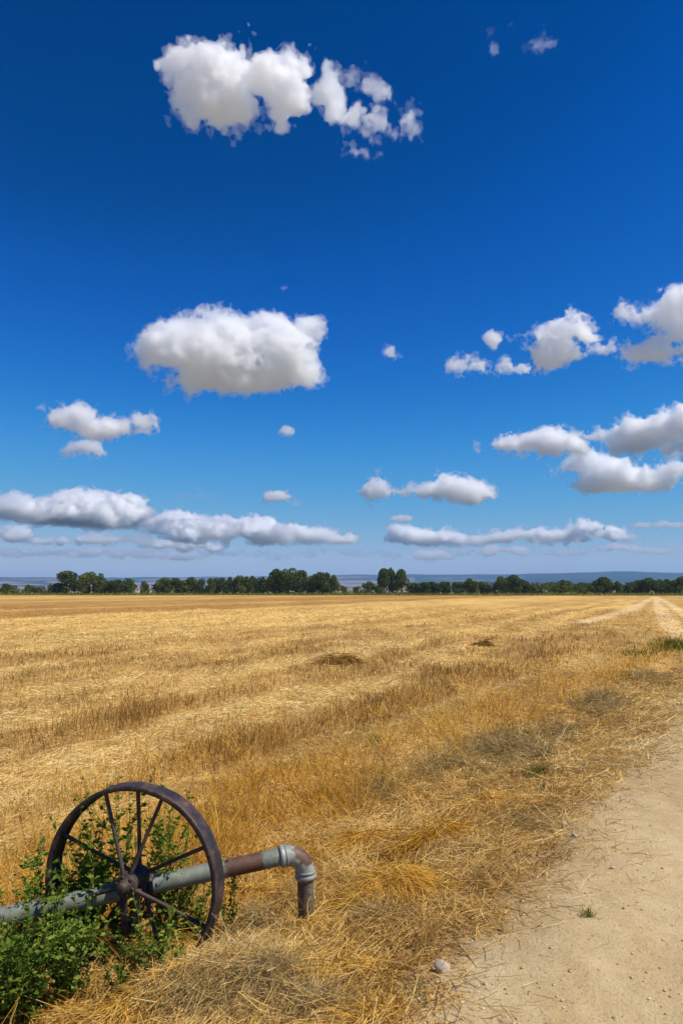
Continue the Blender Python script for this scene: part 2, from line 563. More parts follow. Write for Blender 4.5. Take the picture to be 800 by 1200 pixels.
def pale(x, y):
    d, s = rows(x, y)
    r = np.hypot(x, y)
    w = np.clip(r / 40.0, 0.4, 3.0)
    dw = d + w * 2.8 * fbm2(s / (6.0 * w), d / (3.2 * w), 4, 21.0)
    b = np.interp(dw, BANDS[:, 0], BANDS[:, 1])
    b = b + 1.4 * fbm2(s / 4.6, d / 1.6, 4, 33.0) * (1 - sstep(30, 80, r)) + 0.42 * fbm2(s / 55, d / 4.5, 4, 41.0)
    return np.clip(b, 0, 1)


def track_mask(x, y):
    m = np.zeros_like(x)
    for k, T in enumerate(TRACKS):
        dd = np.full_like(x, 1e9)
        for A, B in zip(T[:-1], T[1:]):
            dd = np.minimum(dd, seg_dist(x, y, A, B))
        dd = dd * (1 + 0.5 * fbm2(x / 6, y / 6, 2, 2.2))
        m = np.maximum(m, 1 - sstep(0.3, (1.2, 1.0, 0.8)[k], dd))
    return m


def ground_colour(x, y):
    d, s = ds(x, y)
    r = np.hypot(x, y)
    p = pale(x, y)[:, None]
    c_p = np.array([0.66, 0.42, 0.125]); c_b = np.array([0.34, 0.175, 0.04])
    c = c_b + (c_p - c_b) * p
    c = c * (1 - 0.35 * np.exp(-((d - 4.65) / 0.3) ** 2) * (r < 60))[:, None]  # shade along the standing stubble's edge, painted darker into the ground colour
    # under the geometry the soil and litter are what one sees between the stalks
    litter = np.array([0.36, 0.225, 0.078])
    k = (1 - sstep(25, 60, r))[:, None]
    c = c * (1 - 0.55 * k) + litter * 0.55 * k
    soil = np.array([0.43, 0.305, 0.155])
    mrg = (1 - sstep(0.5, 1.5, d + 0.7 * fbm2(x / 0.8, y / 0.8, 3, 9.0)))[:, None]
    c = c * (1 - mrg) + soil * mrg
    t = track_mask(x, y)[:, None]
    c = c * (1 - 0.75 * t) + np.array([0.72, 0.52, 0.25]) * 0.75 * t
    # far plain beyond the trees: fields of other colours
    far = sstep(320, 360, y)[:, None]
    patch = fbm2(x / 700, y / 350, 3, 77.0)[:, None]
    fc = np.where(patch > 0.0, np.array([[0.42, 0.30, 0.17]]), np.array([[0.16, 0.19, 0.07]]))
    return c * (1 - far) + fc * far


def build_ground():
    a = np.radians(np.concatenate([np.arange(-38, 40, 0.2), np.arange(40, 322, 3.0)]))
    r1 = np.exp(np.arange(math.log(0.25), math.log(260), 0.0165))
    r2 = np.exp(np.arange(math.log(265), math.log(11000), 0.06))
    rr = np.concatenate([r1, r2, [11000.0]])
    na, nr = len(a), len(rr)
    A, R = np.meshgrid(a, rr)
    x, y = (R * np.sin(A)).ravel(), (R * np.cos(A)).ravel()
    z = terrain(x, y)
    d, s = ds(x, y)
    # the ground lies a little lower where the road sheet runs
    z = z - 0.03 * (1 - sstep(-0.5, -0.25, d)) * sstep(-4.6, -4.3, d)
    V = np.column_stack([x, y, z])
    V = np.vstack([V, [[0, 0, terrain1(0, 0) - 0.03]]])
    i = np.arange(nr - 1)[:, None] * na
    j = np.arange(na)[None, :]
    jn = (j + 1) % na
    q = np.stack([i + j, i + jn, i + na + jn, i + na + j], -1).reshape(-1, 4)[:, ::-1]
    c = len(V) - 1
    tri = np.stack([np.full(na, c), (np.arange(na) + 1) % na, np.arange(na)], 1)
    flat = np.concatenate([q.ravel(), tri.ravel()])
    me = mesh_np('ground', V, flat, np.concatenate([np.full(len(q), 4), np.full(na, 3)]), smooth=True)
    col = np.ones((len(V), 4), np.float32)
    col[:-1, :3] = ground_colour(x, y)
    col[-1, :3] = (0.43, 0.305, 0.155)
    at = me.color_attributes.new('soil', 'FLOAT_COLOR', 'POINT')
    at.data.foreach_set('color', col.ravel())
    m = NT('stubble_ground')
    pos = m.n('ShaderNodeNewGeometry').outputs['Position']
    base = m.n('ShaderNodeVertexColor', layer_name='soil').outputs['Color']
    mp = m.n('ShaderNodeMapping', {'Vector': pos, 'Rotation': (0, 0, AZ2), 'Scale': (1.0, 0.16, 1.0)}).outputs[0]
    n1 = m.noise(mp, 0.9, 6, 0.65)
    n2 = m.noise(pos, 14.0, 5, 0.7)
    n3 = m.noise(mp, 0.12, 5, 0.6)
    f = m.math('ADD', m.math('MULTIPLY', n1, 0.75), m.math('ADD', m.math('MULTIPLY', n2, 0.55), m.math('MULTIPLY', n3, 0.5)))
    shade = m.ramp(f, [(0.55, (0.60, 0.56, 0.52)), (0.85, (0.95, 0.95, 0.95)), (1.2, (1.28, 1.26, 1.2))])
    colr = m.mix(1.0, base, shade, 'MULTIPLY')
    bump = m.n('ShaderNodeBump', {'Strength': 0.5, 'Distance': 0.03, 'Height': m.math('ADD', n2, m.math('MULTIPLY', n1, 1.0))})
    b = m.n('ShaderNodeBsdfPrincipled', {'Base Color': colr, 'Roughness': 0.95, 'Normal': bump.outputs[0]})
    b.inputs['Specular IOR Level'].default_value = 0.1
    add_obj('ground', me, m.surf(b.outputs[0]), kind='structure')


build_ground()


def road_z(x, y):
    d, s = ds(x, y)
    e = d + 0.30 * fbm2(x / 0.9, y / 0.9, 4, 15.0) + 0.10 * fbm2(x / 0.2, y / 0.2, 3, 4.0)
    z = terrain(x, y) + 0.016 - 0.06 * sstep(0.15, 0.75, e)
    z = z - 0.05 * sstep(-4.1, -4.5, d)
    # wheel ruts and a scatter of pits
    z = z - 0.035 * np.exp(-((d + 0.75 + 0.08 * fbm2(s / 3, s * 0, 2, 1.0)) / 0.26) ** 2) - 0.035 * np.exp(-((d + 2.4) / 0.28) ** 2)
    z = z - 0.02 * np.clip(fbm2(x / 0.35, y / 0.35, 3, 61.0) - 0.15, 0, 1) * 2
    return z


def build_road():
    ss = np.concatenate([np.arange(-5.5, 14, 0.05), np.arange(14, 60, 0.25), np.arange(60, 260, 2.0)])
    dd = np.concatenate([np.arange(-4.6, -1.2, 0.1), np.arange(-1.2, 1.3, 0.04)])
    S, D = np.meshgrid(ss, dd, indexing='ij')
    s, d = S.ravel(), D.ravel()
    x = P0[0] + d * NRM[0] + s * DIR[0]
    y = P0[1] + d * NRM[1] + s * DIR[1]
    z = road_z(x, y)
    n = len(dd)
    i = np.arange(len(ss) - 1)[:, None] * n
    j = np.arange(n - 1)[None, :]
    q = np.stack([i + j, i + j + 1, i + n + j + 1, i + n + j], -1).reshape(-1, 4)[:, ::-1]
    me = mesh_np('dirt_road', np.column_stack([x, y, z]), q, smooth=True)
    m = NT('road_dirt')
    pos = m.n('ShaderNodeNewGeometry').outputs['Position']
    mp = m.n('ShaderNodeMapping', {'Vector': pos, 'Rotation': (0, 0, AZ), 'Scale': (1.0, 0.25, 1.0)}).outputs[0]
    n0 = m.noise(mp, 1.3, 5, 0.6)
    n1 = m.noise(pos, 7.0, 6, 0.7)
    n2 = m.noise(pos, 60.0, 4, 0.7)
    n3 = m.noise(pos, 240.0, 2, 0.6)
    f = m.math('ADD', m.math('MULTIPLY', n0, 0.5), m.math('ADD', m.math('MULTIPLY', n1, 0.3), m.math('MULTIPLY', n2, 0.2)))
    c = m.ramp(f, [(0.36, (0.45, 0.305, 0.135)), (0.50, (0.58, 0.415, 0.20)), (0.64, (0.70, 0.535, 0.295))])
    speck = m.ramp(n2, [(0.30, (0.60, 0.58, 0.54)), (0.43, (1, 1, 1)), (0.68, (1, 1, 1)), (0.74, (1.25, 1.22, 1.18))])
    c = m.mix(1.0, c, speck, 'MULTIPLY')
    hgt = m.math('ADD', m.math('MULTIPLY', n1, 1.2), m.math('ADD', m.math('MULTIPLY', n2, 0.5), m.math('MULTIPLY', n3, 0.22)))
    bump = m.n('ShaderNodeBump', {'Strength': 0.8, 'Distance': 0.025, 'Height': hgt})
    b = m.n('ShaderNodeBsdfPrincipled', {'Base Color': c, 'Roughness': 0.95, 'Normal': bump.outputs[0]})
    b.inputs['Specular IOR Level'].default_value = 0.12
    add_obj('dirt_road', me, m.surf(b.outputs[0]), kind='structure')


build_road()


# ------------------------------------------------------------------ blue hills far behind the plain
def build_hills():
    xs = np.array([-500, -100, 0, 100, 200, 320, 400, 470, 540, 600, 680, 720, 800, 900, 1300])
    ys = np.array([680, 678, 676, 676.5, 676, 675, 673.5, 673, 673, 672.5, 670.5, 669, 671, 673, 677])
    az = np.arctan((xs - 400) / F_PX)
    elv = np.array([elev_of(a, b) for a, b in zip(xs, ys)])
    A = np.radians(np.arange(-62, 62, 0.1))
    T = np.linspace(0, 1, 40)
    R0, R1, R2 = 5600.0, 8600.0, 9300.0
    AA, TT = np.meshgrid(A, T, indexing='ij')
    a, t = AA.ravel(), TT.ravel()
    R = np.where(t < 0.85, R0 + (R1 - R0) * t / 0.85, R1 + (R2 - R1) * (t - 0.85) / 0.15)
    x, y = R * np.sin(a), R * np.cos(a)
    top = np.tan(np.interp(a, az, elv)) * R1
    top = top + 10 * fbm2(a * 25, a * 0, 4, 3.0)
    prof = np.where(t < 0.85, (t / 0.85) ** 1.5, 1 - 0.8 * ((t - 0.85) / 0.15) ** 2)
    z = top * prof + (28 * fbm2(x / 700, y / 700, 4, 8.0)) * np.sin(np.clip(t / 0.85, 0, 1) * math.pi) - 3 * (t == 0) * 1.0
    n = len(T)
    i = np.arange(len(A) - 1)[:, None] * n
    j = np.arange(n - 1)[None, :]
    q = np.stack([i + j, i + j + 1, i + n + j + 1, i + n + j], -1).reshape(-1, 4)[:, ::-1]
    me = mesh_np('hills', np.column_stack([x, y, z]), q, smooth=True)
    col = np.ones((len(x), 4), np.float32)
    f = fbm2(a * 12, t * 9, 4, 14.0) + 0.45 * (0.42 - t) + 0.12 * (a < 0.1)
    wood = np.array([0.014, 0.028, 0.034]); fld = np.array([0.30, 0.18, 0.14])
    k = sstep(-0.02, 0.16, f)[:, None] * (1 - sstep(0.62, 0.9, t))[:, None]
    k = k * (1 - 0.85 * sstep(0.18, 0.3, a))[:, None]
    col[:, :3] = wood + (fld - wood) * k
    at = me.color_attributes.new('soil', 'FLOAT_COLOR', 'POINT')
    at.data.foreach_set('color', col.ravel())
    m = NT('hill_ground')
    b = m.n('ShaderNodeBsdfDiffuse', {'Color': m.n('ShaderNodeVertexColor', layer_name='soil').outputs['Color']})
    add_obj('hills', me, m.surf(b.outputs[0]), kind='structure')


build_hills()
# ------------------------------------------------------------------ the line of trees at the end of the field
def leaf_mat(name, c0, c1, c2):
    m = NT(name)
    rnd = m.n('ShaderNodeObjectInfo').outputs['Random']
    at = m.n('ShaderNodeAttribute', attribute_name='tint').outputs['Fac']
    f = m.math('ADD', m.math('MULTIPLY', at, 0.65), m.math('MULTIPLY', rnd, 0.4))
    c = m.ramp(f, [(0.0, c0), (0.5, c1), (1.0, c2)])
    d = m.n('ShaderNodeBsdfDiffuse', {'Color': c})
    t = m.n('ShaderNodeBsdfTranslucent', {'Color': m.mix(1.0, c, (1.3, 1.5, 0.5), 'MULTIPLY')})
    x = m.n('ShaderNodeMixShader', {0: 0.25, 1: d.outputs[0], 2: t.outputs[0]})
    return m.surf(x.outputs[0])


def tint_attr(me, vals):
    at = me.attributes.new('tint', 'FLOAT', 'POINT')
    at.data.foreach_set('value', np.ascontiguousarray(vals, np.float32))


M_TREE = leaf_mat('tree_leaf', (0.035, 0.055, 0.016), (0.10, 0.13, 0.034), (0.20, 0.23, 0.06))
M_BARK = NT('bark')
_bk = M_BARK.n('ShaderNodeBsdfDiffuse', {'Color': M_BARK.ramp(M_BARK.noise(M_BARK.n('ShaderNodeTexCoord').outputs['Object'], 6), [(0.3, (0.09, 0.065, 0.045)), (0.7, (0.19, 0.15, 0.11))])})
M_BARK = M_BARK.surf(_bk.outputs[0])


def cards(C, size, rg, flat=0.0):
    """leaf-clump faces: folded quads round the points C"""
    n = len(C)
    u = rg.normal(size=(n, 3)); u /= np.linalg.norm(u, axis=1)[:, None]
    w = rg.normal(size=(n, 3)); w -= (w * u).sum(1)[:, None] * u; w /= np.linalg.norm(w, axis=1)[:, None]
    k = np.cross(u, w)
    sz = size * rg.uniform(0.6, 1.3, n)[:, None]
    a = C - u * sz * 0.55
    b = C + w * sz * 0.38 + k * sz * 0.12
    c = C + u * sz * 0.55
    d = C - w * sz * 0.38 + k * sz * 0.12
    V = np.stack([a, b, c, d], 1).reshape(-1, 3)
    i = np.arange(n) * 4
    Fq = np.concatenate([np.stack([i, i + 1, i + 2], 1), np.stack([i, i + 2, i + 3], 1)])
    return V, Fq


def tube(pts, rad, sides=6):
    pts = np.asarray(pts, float); n = len(pts)
    V = []
    for i in range(n):
        t = pts[min(i + 1, n - 1)] - pts[max(i - 1, 0)]
        t /= np.linalg.norm(t) + 1e-9
        a = np.cross(t, [0.31, 0.77, 0.55]); a /= np.linalg.norm(a)
        b = np.cross(t, a)
        th = np.arange(sides) * 2 * math.pi / sides
        V.append(pts[i] + rad[i] * (np.cos(th)[:, None] * a + np.sin(th)[:, None] * b))
    V = np.concatenate(V)
    Fq = []
    for i in range(n - 1):
        for k in range(sides):
            k2 = (k + 1) % sides
            Fq.append((i * sides + k, i * sides + k2, (i + 1) * sides + k2, (i + 1) * sides + k))
    return V, np.array(Fq)


def make_tree_meshes(seed, shape):
    """unit tree: height 1, crown half-width about 0.5"""
    rg = np.random.default_rng(seed)
    lob = []
    if shape == 'poplar':
        for k in range(15):
            z = rg.uniform(0.24, 0.90); w = 0.40 * math.sin(min(1, (1.06 - z) / 0.6) * math.pi / 2)
            a = rg.uniform(0, 6.28); q = w * rg.uniform(0.1, 0.65)
            lob.append((q * math.cos(a), q * math.sin(a), z, rg.uniform(0.12, 0.2)))
    elif shape == 'round':
        for k in range(14):
            z = rg.uniform(0.22, 0.84); w = 0.46 * math.sqrt(max(0.08, 1 - ((z - 0.48) / 0.5) ** 2))
            a = rg.uniform(0, 6.28); q = w * rg.uniform(0.2, 0.75)
            lob.append((q * math.cos(a), q * math.sin(a), z, rg.uniform(0.13, 0.22)))
    else:   # small bushy tree, foliage to the ground
        for k in range(12):
            z = rg.uniform(0.12, 0.8); w = 0.5 * math.sqrt(max(0.08, 1 - ((z - 0.35) / 0.6) ** 2))
            a = rg.uniform(0, 6.28); q = w * rg.uniform(0.15, 0.75)
            lob.append((q * math.cos(a), q * math.sin(a), z, rg.uniform(0.15, 0.24)))
    pts, tin = [], []
    for (x, y, z, r) in lob:
        n = int(4300 * r * r) + 30
        d = rg.normal(size=(n, 3)); d /= np.linalg.norm(d, axis=1)[:, None]
        rr = r * rg.uniform(0.55, 1.08, n) ** 0.6
        pts.append(np.array([x, y, z]) + d * rr[:, None] * np.array([1, 1, 0.95]))
        tin.append(np.clip(rg.normal(0.45 + rg.uniform(-0.16, 0.2), 0.17, n), 0, 1))
    C = np.concatenate(pts); T = np.concatenate(tin)
    keep = C[:, 2] > 0.03
    C, T = C[keep], T[keep]
    C[:, 2] /= C[:, 2].max() * 1.0
    V, Fq = cards(C, 0.075, rg)
    crown = mesh_np('crown', V, Fq)
    tint_attr(crown, np.repeat(T, 4))
    crown.materials.append(M_TREE)
    Vs, Fs, o = [], [], 0
    def add(p, r):
        nonlocal o
        v, f = tube(p, r)
        Vs.append(v); Fs.append(f + o); o += len(v)
    add([(0, 0, -0.02), (0.01, 0, 0.2), (0, 0.01, 0.5), (0.01, 0, 0.8)], [0.035, 0.026, 0.016, 0.006])
    for (x, y, z, r) in lob[:7]:
        z0 = z * 0.45
        add([(0, 0, z0), (x * 0.5, y * 0.5, (z0 + z) / 2 + 0.01), (x, y, z)], [0.014, 0.009, 0.004])
    trunk = mesh_np('trunk', np.concatenate(Vs), np.concatenate(Fs), smooth=True)
    trunk.materials.append(M_BARK)
    return crown, trunk


TREE_KIND = {k: [make_tree_meshes(sd, k) for sd in sds] for k, sds in (('poplar', (1, 2, 3, 4)), ('round', (11, 12, 13, 14)), ('bushy', (21, 22, 23)))}

TREES = []   # centre px, width px, top px, shape, label
ORD = ['first', 'second', 'third', 'fourth', 'fifth', 'sixth', 'seventh', 'eighth', 'ninth', 'tenth', 'eleventh', 'twelfth']


def run(items, shape, phrase):
    for i, it in enumerate(items):
        TREES.append((*it, shape, phrase.replace('#', ORD[i])))


run([(1, 10, 689), (12, 16, 684), (34, 11, 685), (45, 12, 687), (61, 10, 685)], 'bushy', 'small round bush, # from the left edge along the field end')
run([(78, 28, 669.5), (102, 19, 670), (114, 15, 672)], 'round', 'tall full tree, # of the tall trees on the far left')
run([(124, 15, 679), (132, 12, 680), (141, 14, 679), (152, 12, 677.5)], 'round', 'medium tree, # right of the tall trees on the far left')
run([(169, 9, 681)], 'bushy', 'small lone tree in the gap left of the even tree row, # there')
run([(190, 18, 676.5), (206, 14, 677), (221, 18, 676.5), (234, 11, 678), (246, 11, 677.5), (256, 12, 677), (265, 11, 677), (273, 10, 676), (281, 11, 674.5), (289, 11, 675.5), (297, 11, 675), (307, 12, 676)], 'round',
    'dense tree in the even row left of centre, # from its left')
run([(321, 18, 666.5), (337, 20, 665.5), (352, 19, 668.5)], 'round', 'tall full tree, # in the tallest dark clump near the centre')
run([(367, 15, 673), (379, 20, 670.5), (389, 12, 674)], 'round', 'broad tree, # right of the tallest dark clump near the centre')
run([(403, 8, 686), (418, 9, 687), (430, 14, 681), (443, 10, 686)], 'bushy', 'small dark bush, # from the left in the gap at the centre')
run([(450, 16, 666), (459, 11, 665.5), (470, 17, 667)], 'poplar', 'tall slender tree, # of the three standing alone right of centre')
run([(482, 13, 683), (494, 15, 682), (508, 15, 681.5), (522, 15, 681.5), (536, 13, 682), (551, 14, 678), (564, 11, 681.5), (576, 11, 685)], 'round', 'low round tree, # right of the three slender tall ones')
run([(588, 14, 675.5), (598, 19, 673.5), (614, 14, 679)], 'round', 'broad dark tree, # in the tallest clump right of centre')
run([(624, 13, 684), (634, 14, 683.5), (648, 15, 682), (661, 15, 679.5), (675, 15, 682.5), (688, 13, 682.5)], 'bushy', 'low bushy tree, # right of the tallest clump right of centre')
run([(702, 13, 676.5), (711, 14, 676), (724, 8, 681), (735, 9, 683), (742, 11, 682)], 'round', 'dark tree, # in the group before the right end clump')
run([(757, 20, 677), (771, 15, 679), (783, 14, 678.5), (795, 16, 676), (806, 15, 678)], 'round', 'broad dark tree, # in the clump at the right edge')


def build_trees():
    rg = random.Random(5)
    for i, (px, w, top, shape, lab) in enumerate(TREES):
        dist = 300 + rg.uniform(-4, 6) + (8 if shape == 'bushy' else 0)
        r = ray(px, 691)
        t = dist / r[1]
        x, y = r[0] * t, dist
        sc = t / F_PX                       # metres per pixel there
        h = (691 - top) * sc + CAM_Z
        W = w * sc * 1.52
        crown, trunk = rg.choice(TREE_KIND[shape])
        e = bpy.data.objects.new('tree', None)
        COL.objects.link(e)
        e.location = (x, y, terrain1(x, y))
        e.rotation_euler = (0, 0, rg.uniform(0, 6.28))
        e.scale = (W, W, h)
        e['label'] = lab; e['category'] = 'tree'; e['group'] = 'trees along the far end of the field'
        add_obj('crown', crown, None, e)
        add_obj('trunk', trunk, None, e)


build_trees()


def build_undergrowth():
    """the shrubby mass between and behind the trunks"""
    rg = np.random.default_rng(77)
    n = 15000
    px = rg.uniform(-20, 820, n)
    keep = rg.random(n) < np.where((px > 62) & (px < 160) | (px > 180) & (px < 398) | (px > 440) & (px < 800), 1.0, 0.22)
    px = px[keep]; n = len(px)
    hm = 4.3 + 2.0 * fbm2(px / 9.0, px * 0, 3, 6.0) + np.where(px > 480, 0.8, 0.0)
    hm = np.where((px > 62) & (px < 160) | (px > 180) & (px < 398) | (px > 440), hm, hm * 0.6)
    y = 304 + rg.uniform(-3.0, 7.0, n)
    x = (px - 400) / F_PX * y * 1.006
    z = hm * rg.random(n) ** 0.8
    V, Fq = cards(np.column_stack([x, y, z]), 0.75, rg)
    me = mesh_np('undergrowth', V, Fq)
    tint_attr(me, np.repeat(np.clip(rg.normal(0.42, 0.18, n) + 0.25 * fbm2(px / 12.0, px * 0, 2, 2.0), 0, 1), 4))
    add_obj('undergrowth', me, M_TREE, None, 'dark green shrubby undergrowth between the far trees', 'undergrowth', None, 'stuff')


build_undergrowth()
# ------------------------------------------------------------------ straw, stubble, grass: what nobody could count
def ribbons(base, dirs, length, width, rg, droop=0.0, curl=0.15, segs=3, tip=0.35, side=None):
    """curved flat stalks; base (n,3), dirs (n,3) unit, length (n,), width (n,) -> V, F, stalk index per vertex"""
    n = len(base)
    if side is None:
        side = np.cross(dirs, rg.normal(size=(n, 3)))
    side /= np.linalg.norm(side, axis=1)[:, None] + 1e-9
    bend = rg.normal(size=(n, 3)) * (curl if np.isscalar(curl) else curl[:, None])
    P = []
    for k in range(segs + 1):
        t = k / segs
        p = base + dirs * (length * t)[:, None] + bend * (length * t * t)[:, None]
        p[:, 2] -= droop * length * t * t
        w = (width * (1 - (1 - tip) * t))[:, None]
        P.append(p - side * w * 0.5); P.append(p + side * w * 0.5)
    V = np.stack(P, 1).reshape(-1, 3)
    m = 2 * (segs + 1)
    i = np.arange(n) * m
    Fs = [np.stack([i + 2 * k, i + 2 * k + 1, i + 2 * k + 3, i + 2 * k + 2], 1) for k in range(segs)]
    return V, np.concatenate(Fs), np.repeat(np.arange(n), m)


def straw_mat(name, stops, transl=0.2):
    m = NT(name)
    at = m.n('ShaderNodeAttribute', attribute_name='tint').outputs['Fac']
    c = m.ramp(at, stops)
    p = m.n('ShaderNodeBsdfDiffuse', {'Color': c})
    t = m.n('ShaderNodeBsdfTranslucent', {'Color': c})
    x = m.n('ShaderNodeMixShader', {0: transl, 1: p.outputs[0], 2: t.outputs[0]})
    return m.surf(x.outputs[0])


M_STRAW = straw_mat('straw_pale', [(0.0, (0.36, 0.195, 0.05)), (0.35, (0.68, 0.43, 0.125)), (0.7, (0.84, 0.60, 0.225)), (1.0, (0.93, 0.76, 0.38))])
M_STUB = straw_mat('straw_stubble', [(0.0, (0.22, 0.105, 0.024)), (0.5, (0.50, 0.29, 0.075)), (1.0, (0.76, 0.53, 0.21))])
M_GOLD = straw_mat('straw_golden', [(0.0, (0.38, 0.17, 0.022)), (0.5, (0.74, 0.42, 0.062)), (1.0, (0.88, 0.61, 0.17))], 0.3)
M_DRY = straw_mat('dry_weed', [(0.0, (0.24, 0.155, 0.05)), (0.5, (0.47, 0.33, 0.13)), (1.0, (0.70, 0.52, 0.24))])
M_GRASS = straw_mat('green_blade', [(0.0, (0.08, 0.10, 0.016)), (0.5, (0.17, 0.20, 0.035)), (1.0, (0.33, 0.32, 0.08))], 0.3)
M_LEAF = leaf_mat('weed_leaf', (0.06, 0.105, 0.012), (0.145, 0.22, 0.028), (0.29, 0.35, 0.06))


def stuff(name, V, Fq, ix, tints, mat, label, cat):
    me = mesh_np(name, V, Fq)
    tint_attr(me, np.clip(tints, 0, 1)[ix])
    return add_obj(name, me, mat, None, label, cat, None, 'stuff')


def sample_polar(n, r0, r1, rg, a0=-31.5, a1=34, pw=0.5):
    r = rg.uniform(r1 ** -pw, r0 ** -pw, n) ** (-1 / pw)
    a = np.radians(rg.uniform(a0, a1, n))
    return r * np.sin(a), r * np.cos(a), r


def lean(n, mean, sd, rg):
    th = rg.uniform(0, 6.28, n); tl = np.abs(rg.normal(mean, sd, n))
    return np.column_stack([np.cos(th) * np.sin(tl), np.sin(th) * np.sin(tl), np.cos(tl)])


def along(X, Y, yaw, lift):
    """direction lying on the ground, turned by yaw, lifted by lift radians"""
    e = 0.10
    cx, sx = np.cos(yaw), np.sin(yaw)
    g = (terrain(X + e * cx, Y + e * sx) - terrain(X - e * cx, Y - e * sx)) / (2 * e)
    a = np.arctan(g) + lift
    return np.column_stack([cx * np.cos(a), sx * np.cos(a), np.sin(a)])


PXM = 725.0        # a pixel of the render is r / PXM metres wide at distance r
ROW_YAW = math.pi / 2 - AZ


def wd(X, Y):
    d, s = ds(X, Y)
    return d + 0.45 * fbm2(s / 1.3, d / 1.3, 3, 71.0), s


def build_scatter():
    rg = np.random.default_rng(55)
    # --- standing stubble of the cut field
    X, Y, r = sample_polar(290000, 5.0, 110.0, rg)
    d, s = wd(X, Y); p = pale(X, Y)
    tuft = fbm2(X / 0.11, Y / 0.11, 2, 13.0)
    pr = sstep(4.75, 5.1, d) * (0.10 + 0.92 * (1 - p)) * np.clip(0.55 + 1.5 * tuft, 0.05, 1) * (1 - 0.9 * track_mask(X, Y)) * (1 - 0.78 * sstep(18, 48, r)) * (1 - 0.6 * sstep(60, 110, r))
    k = rg.random(len(X)) < pr
    X, Y, r, p, s, d = X[k], Y[k], r[k], p[k], s[k], d[k]
    n = len(X)
    L = rg.uniform(0.05, 0.17, n) * (0.75 + 0.6 * (1 - p)) * (1 + 0.5 * np.clip(fbm2(X / 0.6, Y / 0.6, 2, 4.4), -0.6, 1))
    L = L * (1 - 0.35 * sstep(40, 110, r))
    W = np.maximum(0.004, 0.5 * r / PXM) * rg.uniform(0.7, 1.3, n)
    D = lean(n, 0.10, 0.42, rg)
    V, Fq, ix = ribbons(np.column_stack([X, Y, terrain(X, Y) - 0.01]), D, L, W, rg, 0.0, 0.15, 1, 0.75)
    T = 0.28 + 0.55 * p + 0.6 * fbm2(s / 2.5, d / 0.8, 3, 3.0) + rg.normal(0, 0.17, n)
    stuff('straw_stubble', V, Fq, ix, T, M_STUB, 'short cut straw stubble standing over the golden field', 'stubble')
    # --- flattened straw, field and verge
    X, Y, r = sample_polar(370000, 2.6, 90.0, rg)
    d, s = wd(X, Y); p = pale(X, Y)
    field = sstep(4.8, 5.3, d) * (0.05 + 0.95 * p ** 1.2) * (1 - 0.5 * sstep(45, 90, r))
    verge = sstep(-0.30, 0.75, d + 0.5 * fbm2(X / 0.35, Y / 0.35, 2, 29.0)) * (1 - sstep(2.5, 3.0, d)) * 0.9
    band = sstep(2.5, 3.0, d) * (1 - sstep(4.9, 5.2, d)) * 0.45
    pr = np.maximum(np.maximum(field, verge), band)
    k = rg.random(len(X)) < pr
    X, Y, r, p, s, d = X[k], Y[k], r[k], p[k], s[k], d[k]
    n = len(X)
    sweep = 1.9 * fbm2(X / 1.5, Y / 1.5, 2, 91.0) + 1.2 * fbm2(X / 0.4, Y / 0.4, 2, 95.0)
    yaw = ROW_YAW + 0.5 + sweep + rg.normal(0, 0.55, n) + (rg.random(n) < 0.5) * math.pi
    L = np.maximum(rg.uniform(0.07, 0.24, n), 3.0 * r / PXM)
    W = np.maximum(0.0038, 0.5 * r / PXM) * rg.uniform(0.7, 1.3, n)
    lift = np.abs(rg.normal(0.02, 0.17, n)) + (d < 2.8) * (d > 0.9) * np.abs(rg.normal(0, 0.22, n)) * np.clip(0.5 + 1.5 * fbm2(X / 0.4, Y / 0.4, 2, 39.0), 0, 1.2)
    heapn = np.clip(fbm2(X / 0.5, Y / 0.5, 3, 19.0), 0, 1)
    Z = terrain(X, Y) + rg.random(n) * (0.015 + 0.10 * heapn * sstep(0.3, 1.2, d) + 0.12 * heapn * sstep(0.9, 1.4, d) * (1 - sstep(2.6, 3.0, d)))
    V, Fq, ix = ribbons(np.column_stack([X, Y, Z]), along(X, Y, yaw, lift), L, W, rg, 0.2, 0.22, 2, 0.7)
    T = 0.36 + 0.36 * p + 0.65 * fbm2(X / 0.8, Y / 0.8, 3, 63.0) + rg.normal(0, 0.2, n) - 0.06 * (d < 2.6)
    stuff('flattened_straw', V, Fq, ix, T, M_STRAW, 'pale flattened straw lying in mats and streaks over the field', 'straw')
    # --- golden standing stalks between verge and field
    X, Y, r = sample_polar(240000, 4.0, 90.0, rg)
    d, s = wd(X, Y)
    patch = fbm2(s / 1.6, d / 0.9, 3, 37.0)
    pr = sstep(2.45, 2.9, d) * (1 - sstep(4.1, 4.6, d)) * np.clip(0.75 + 1.3 * patch, 0.08, 1)
    pr = np.maximum(pr, 0.35 * sstep(4.9, 5.2, d) * (1 - sstep(5.7, 6.1, d)))
    pr = np.maximum(pr, 0.05 * sstep(1.6, 2.2, d) * (1 - sstep(2.5, 2.9, d)))
    pr = pr * np.clip(0.6 + 1.4 * fbm2(X / 0.13, Y / 0.13, 2, 5.0), 0.1, 1)
    k = rg.random(len(X)) < pr
    X, Y, r, s, d = X[k], Y[k], r[k], s[k], d[k]
    n = len(X)
    hz = np.clip(0.85 + 0.9 * fbm2(X / 0.8, Y / 0.8, 2, 44.0), 0.35, 1.3)
    L = rg.uniform(0.14, 0.44, n) * hz
    W = np.maximum(0.0038, 0.5 * r / PXM) * rg.uniform(0.7, 1.3, n)
    D = lean(n, 0.12, 0.40, rg)
    wind = fbm2(X / 1.1, Y / 1.1, 2, 47.0)
    D[:, 0] += 0.5 * wind; D[:, 1] += 0.4 * fbm2(X / 1.1, Y / 1.1, 2, 48.0)
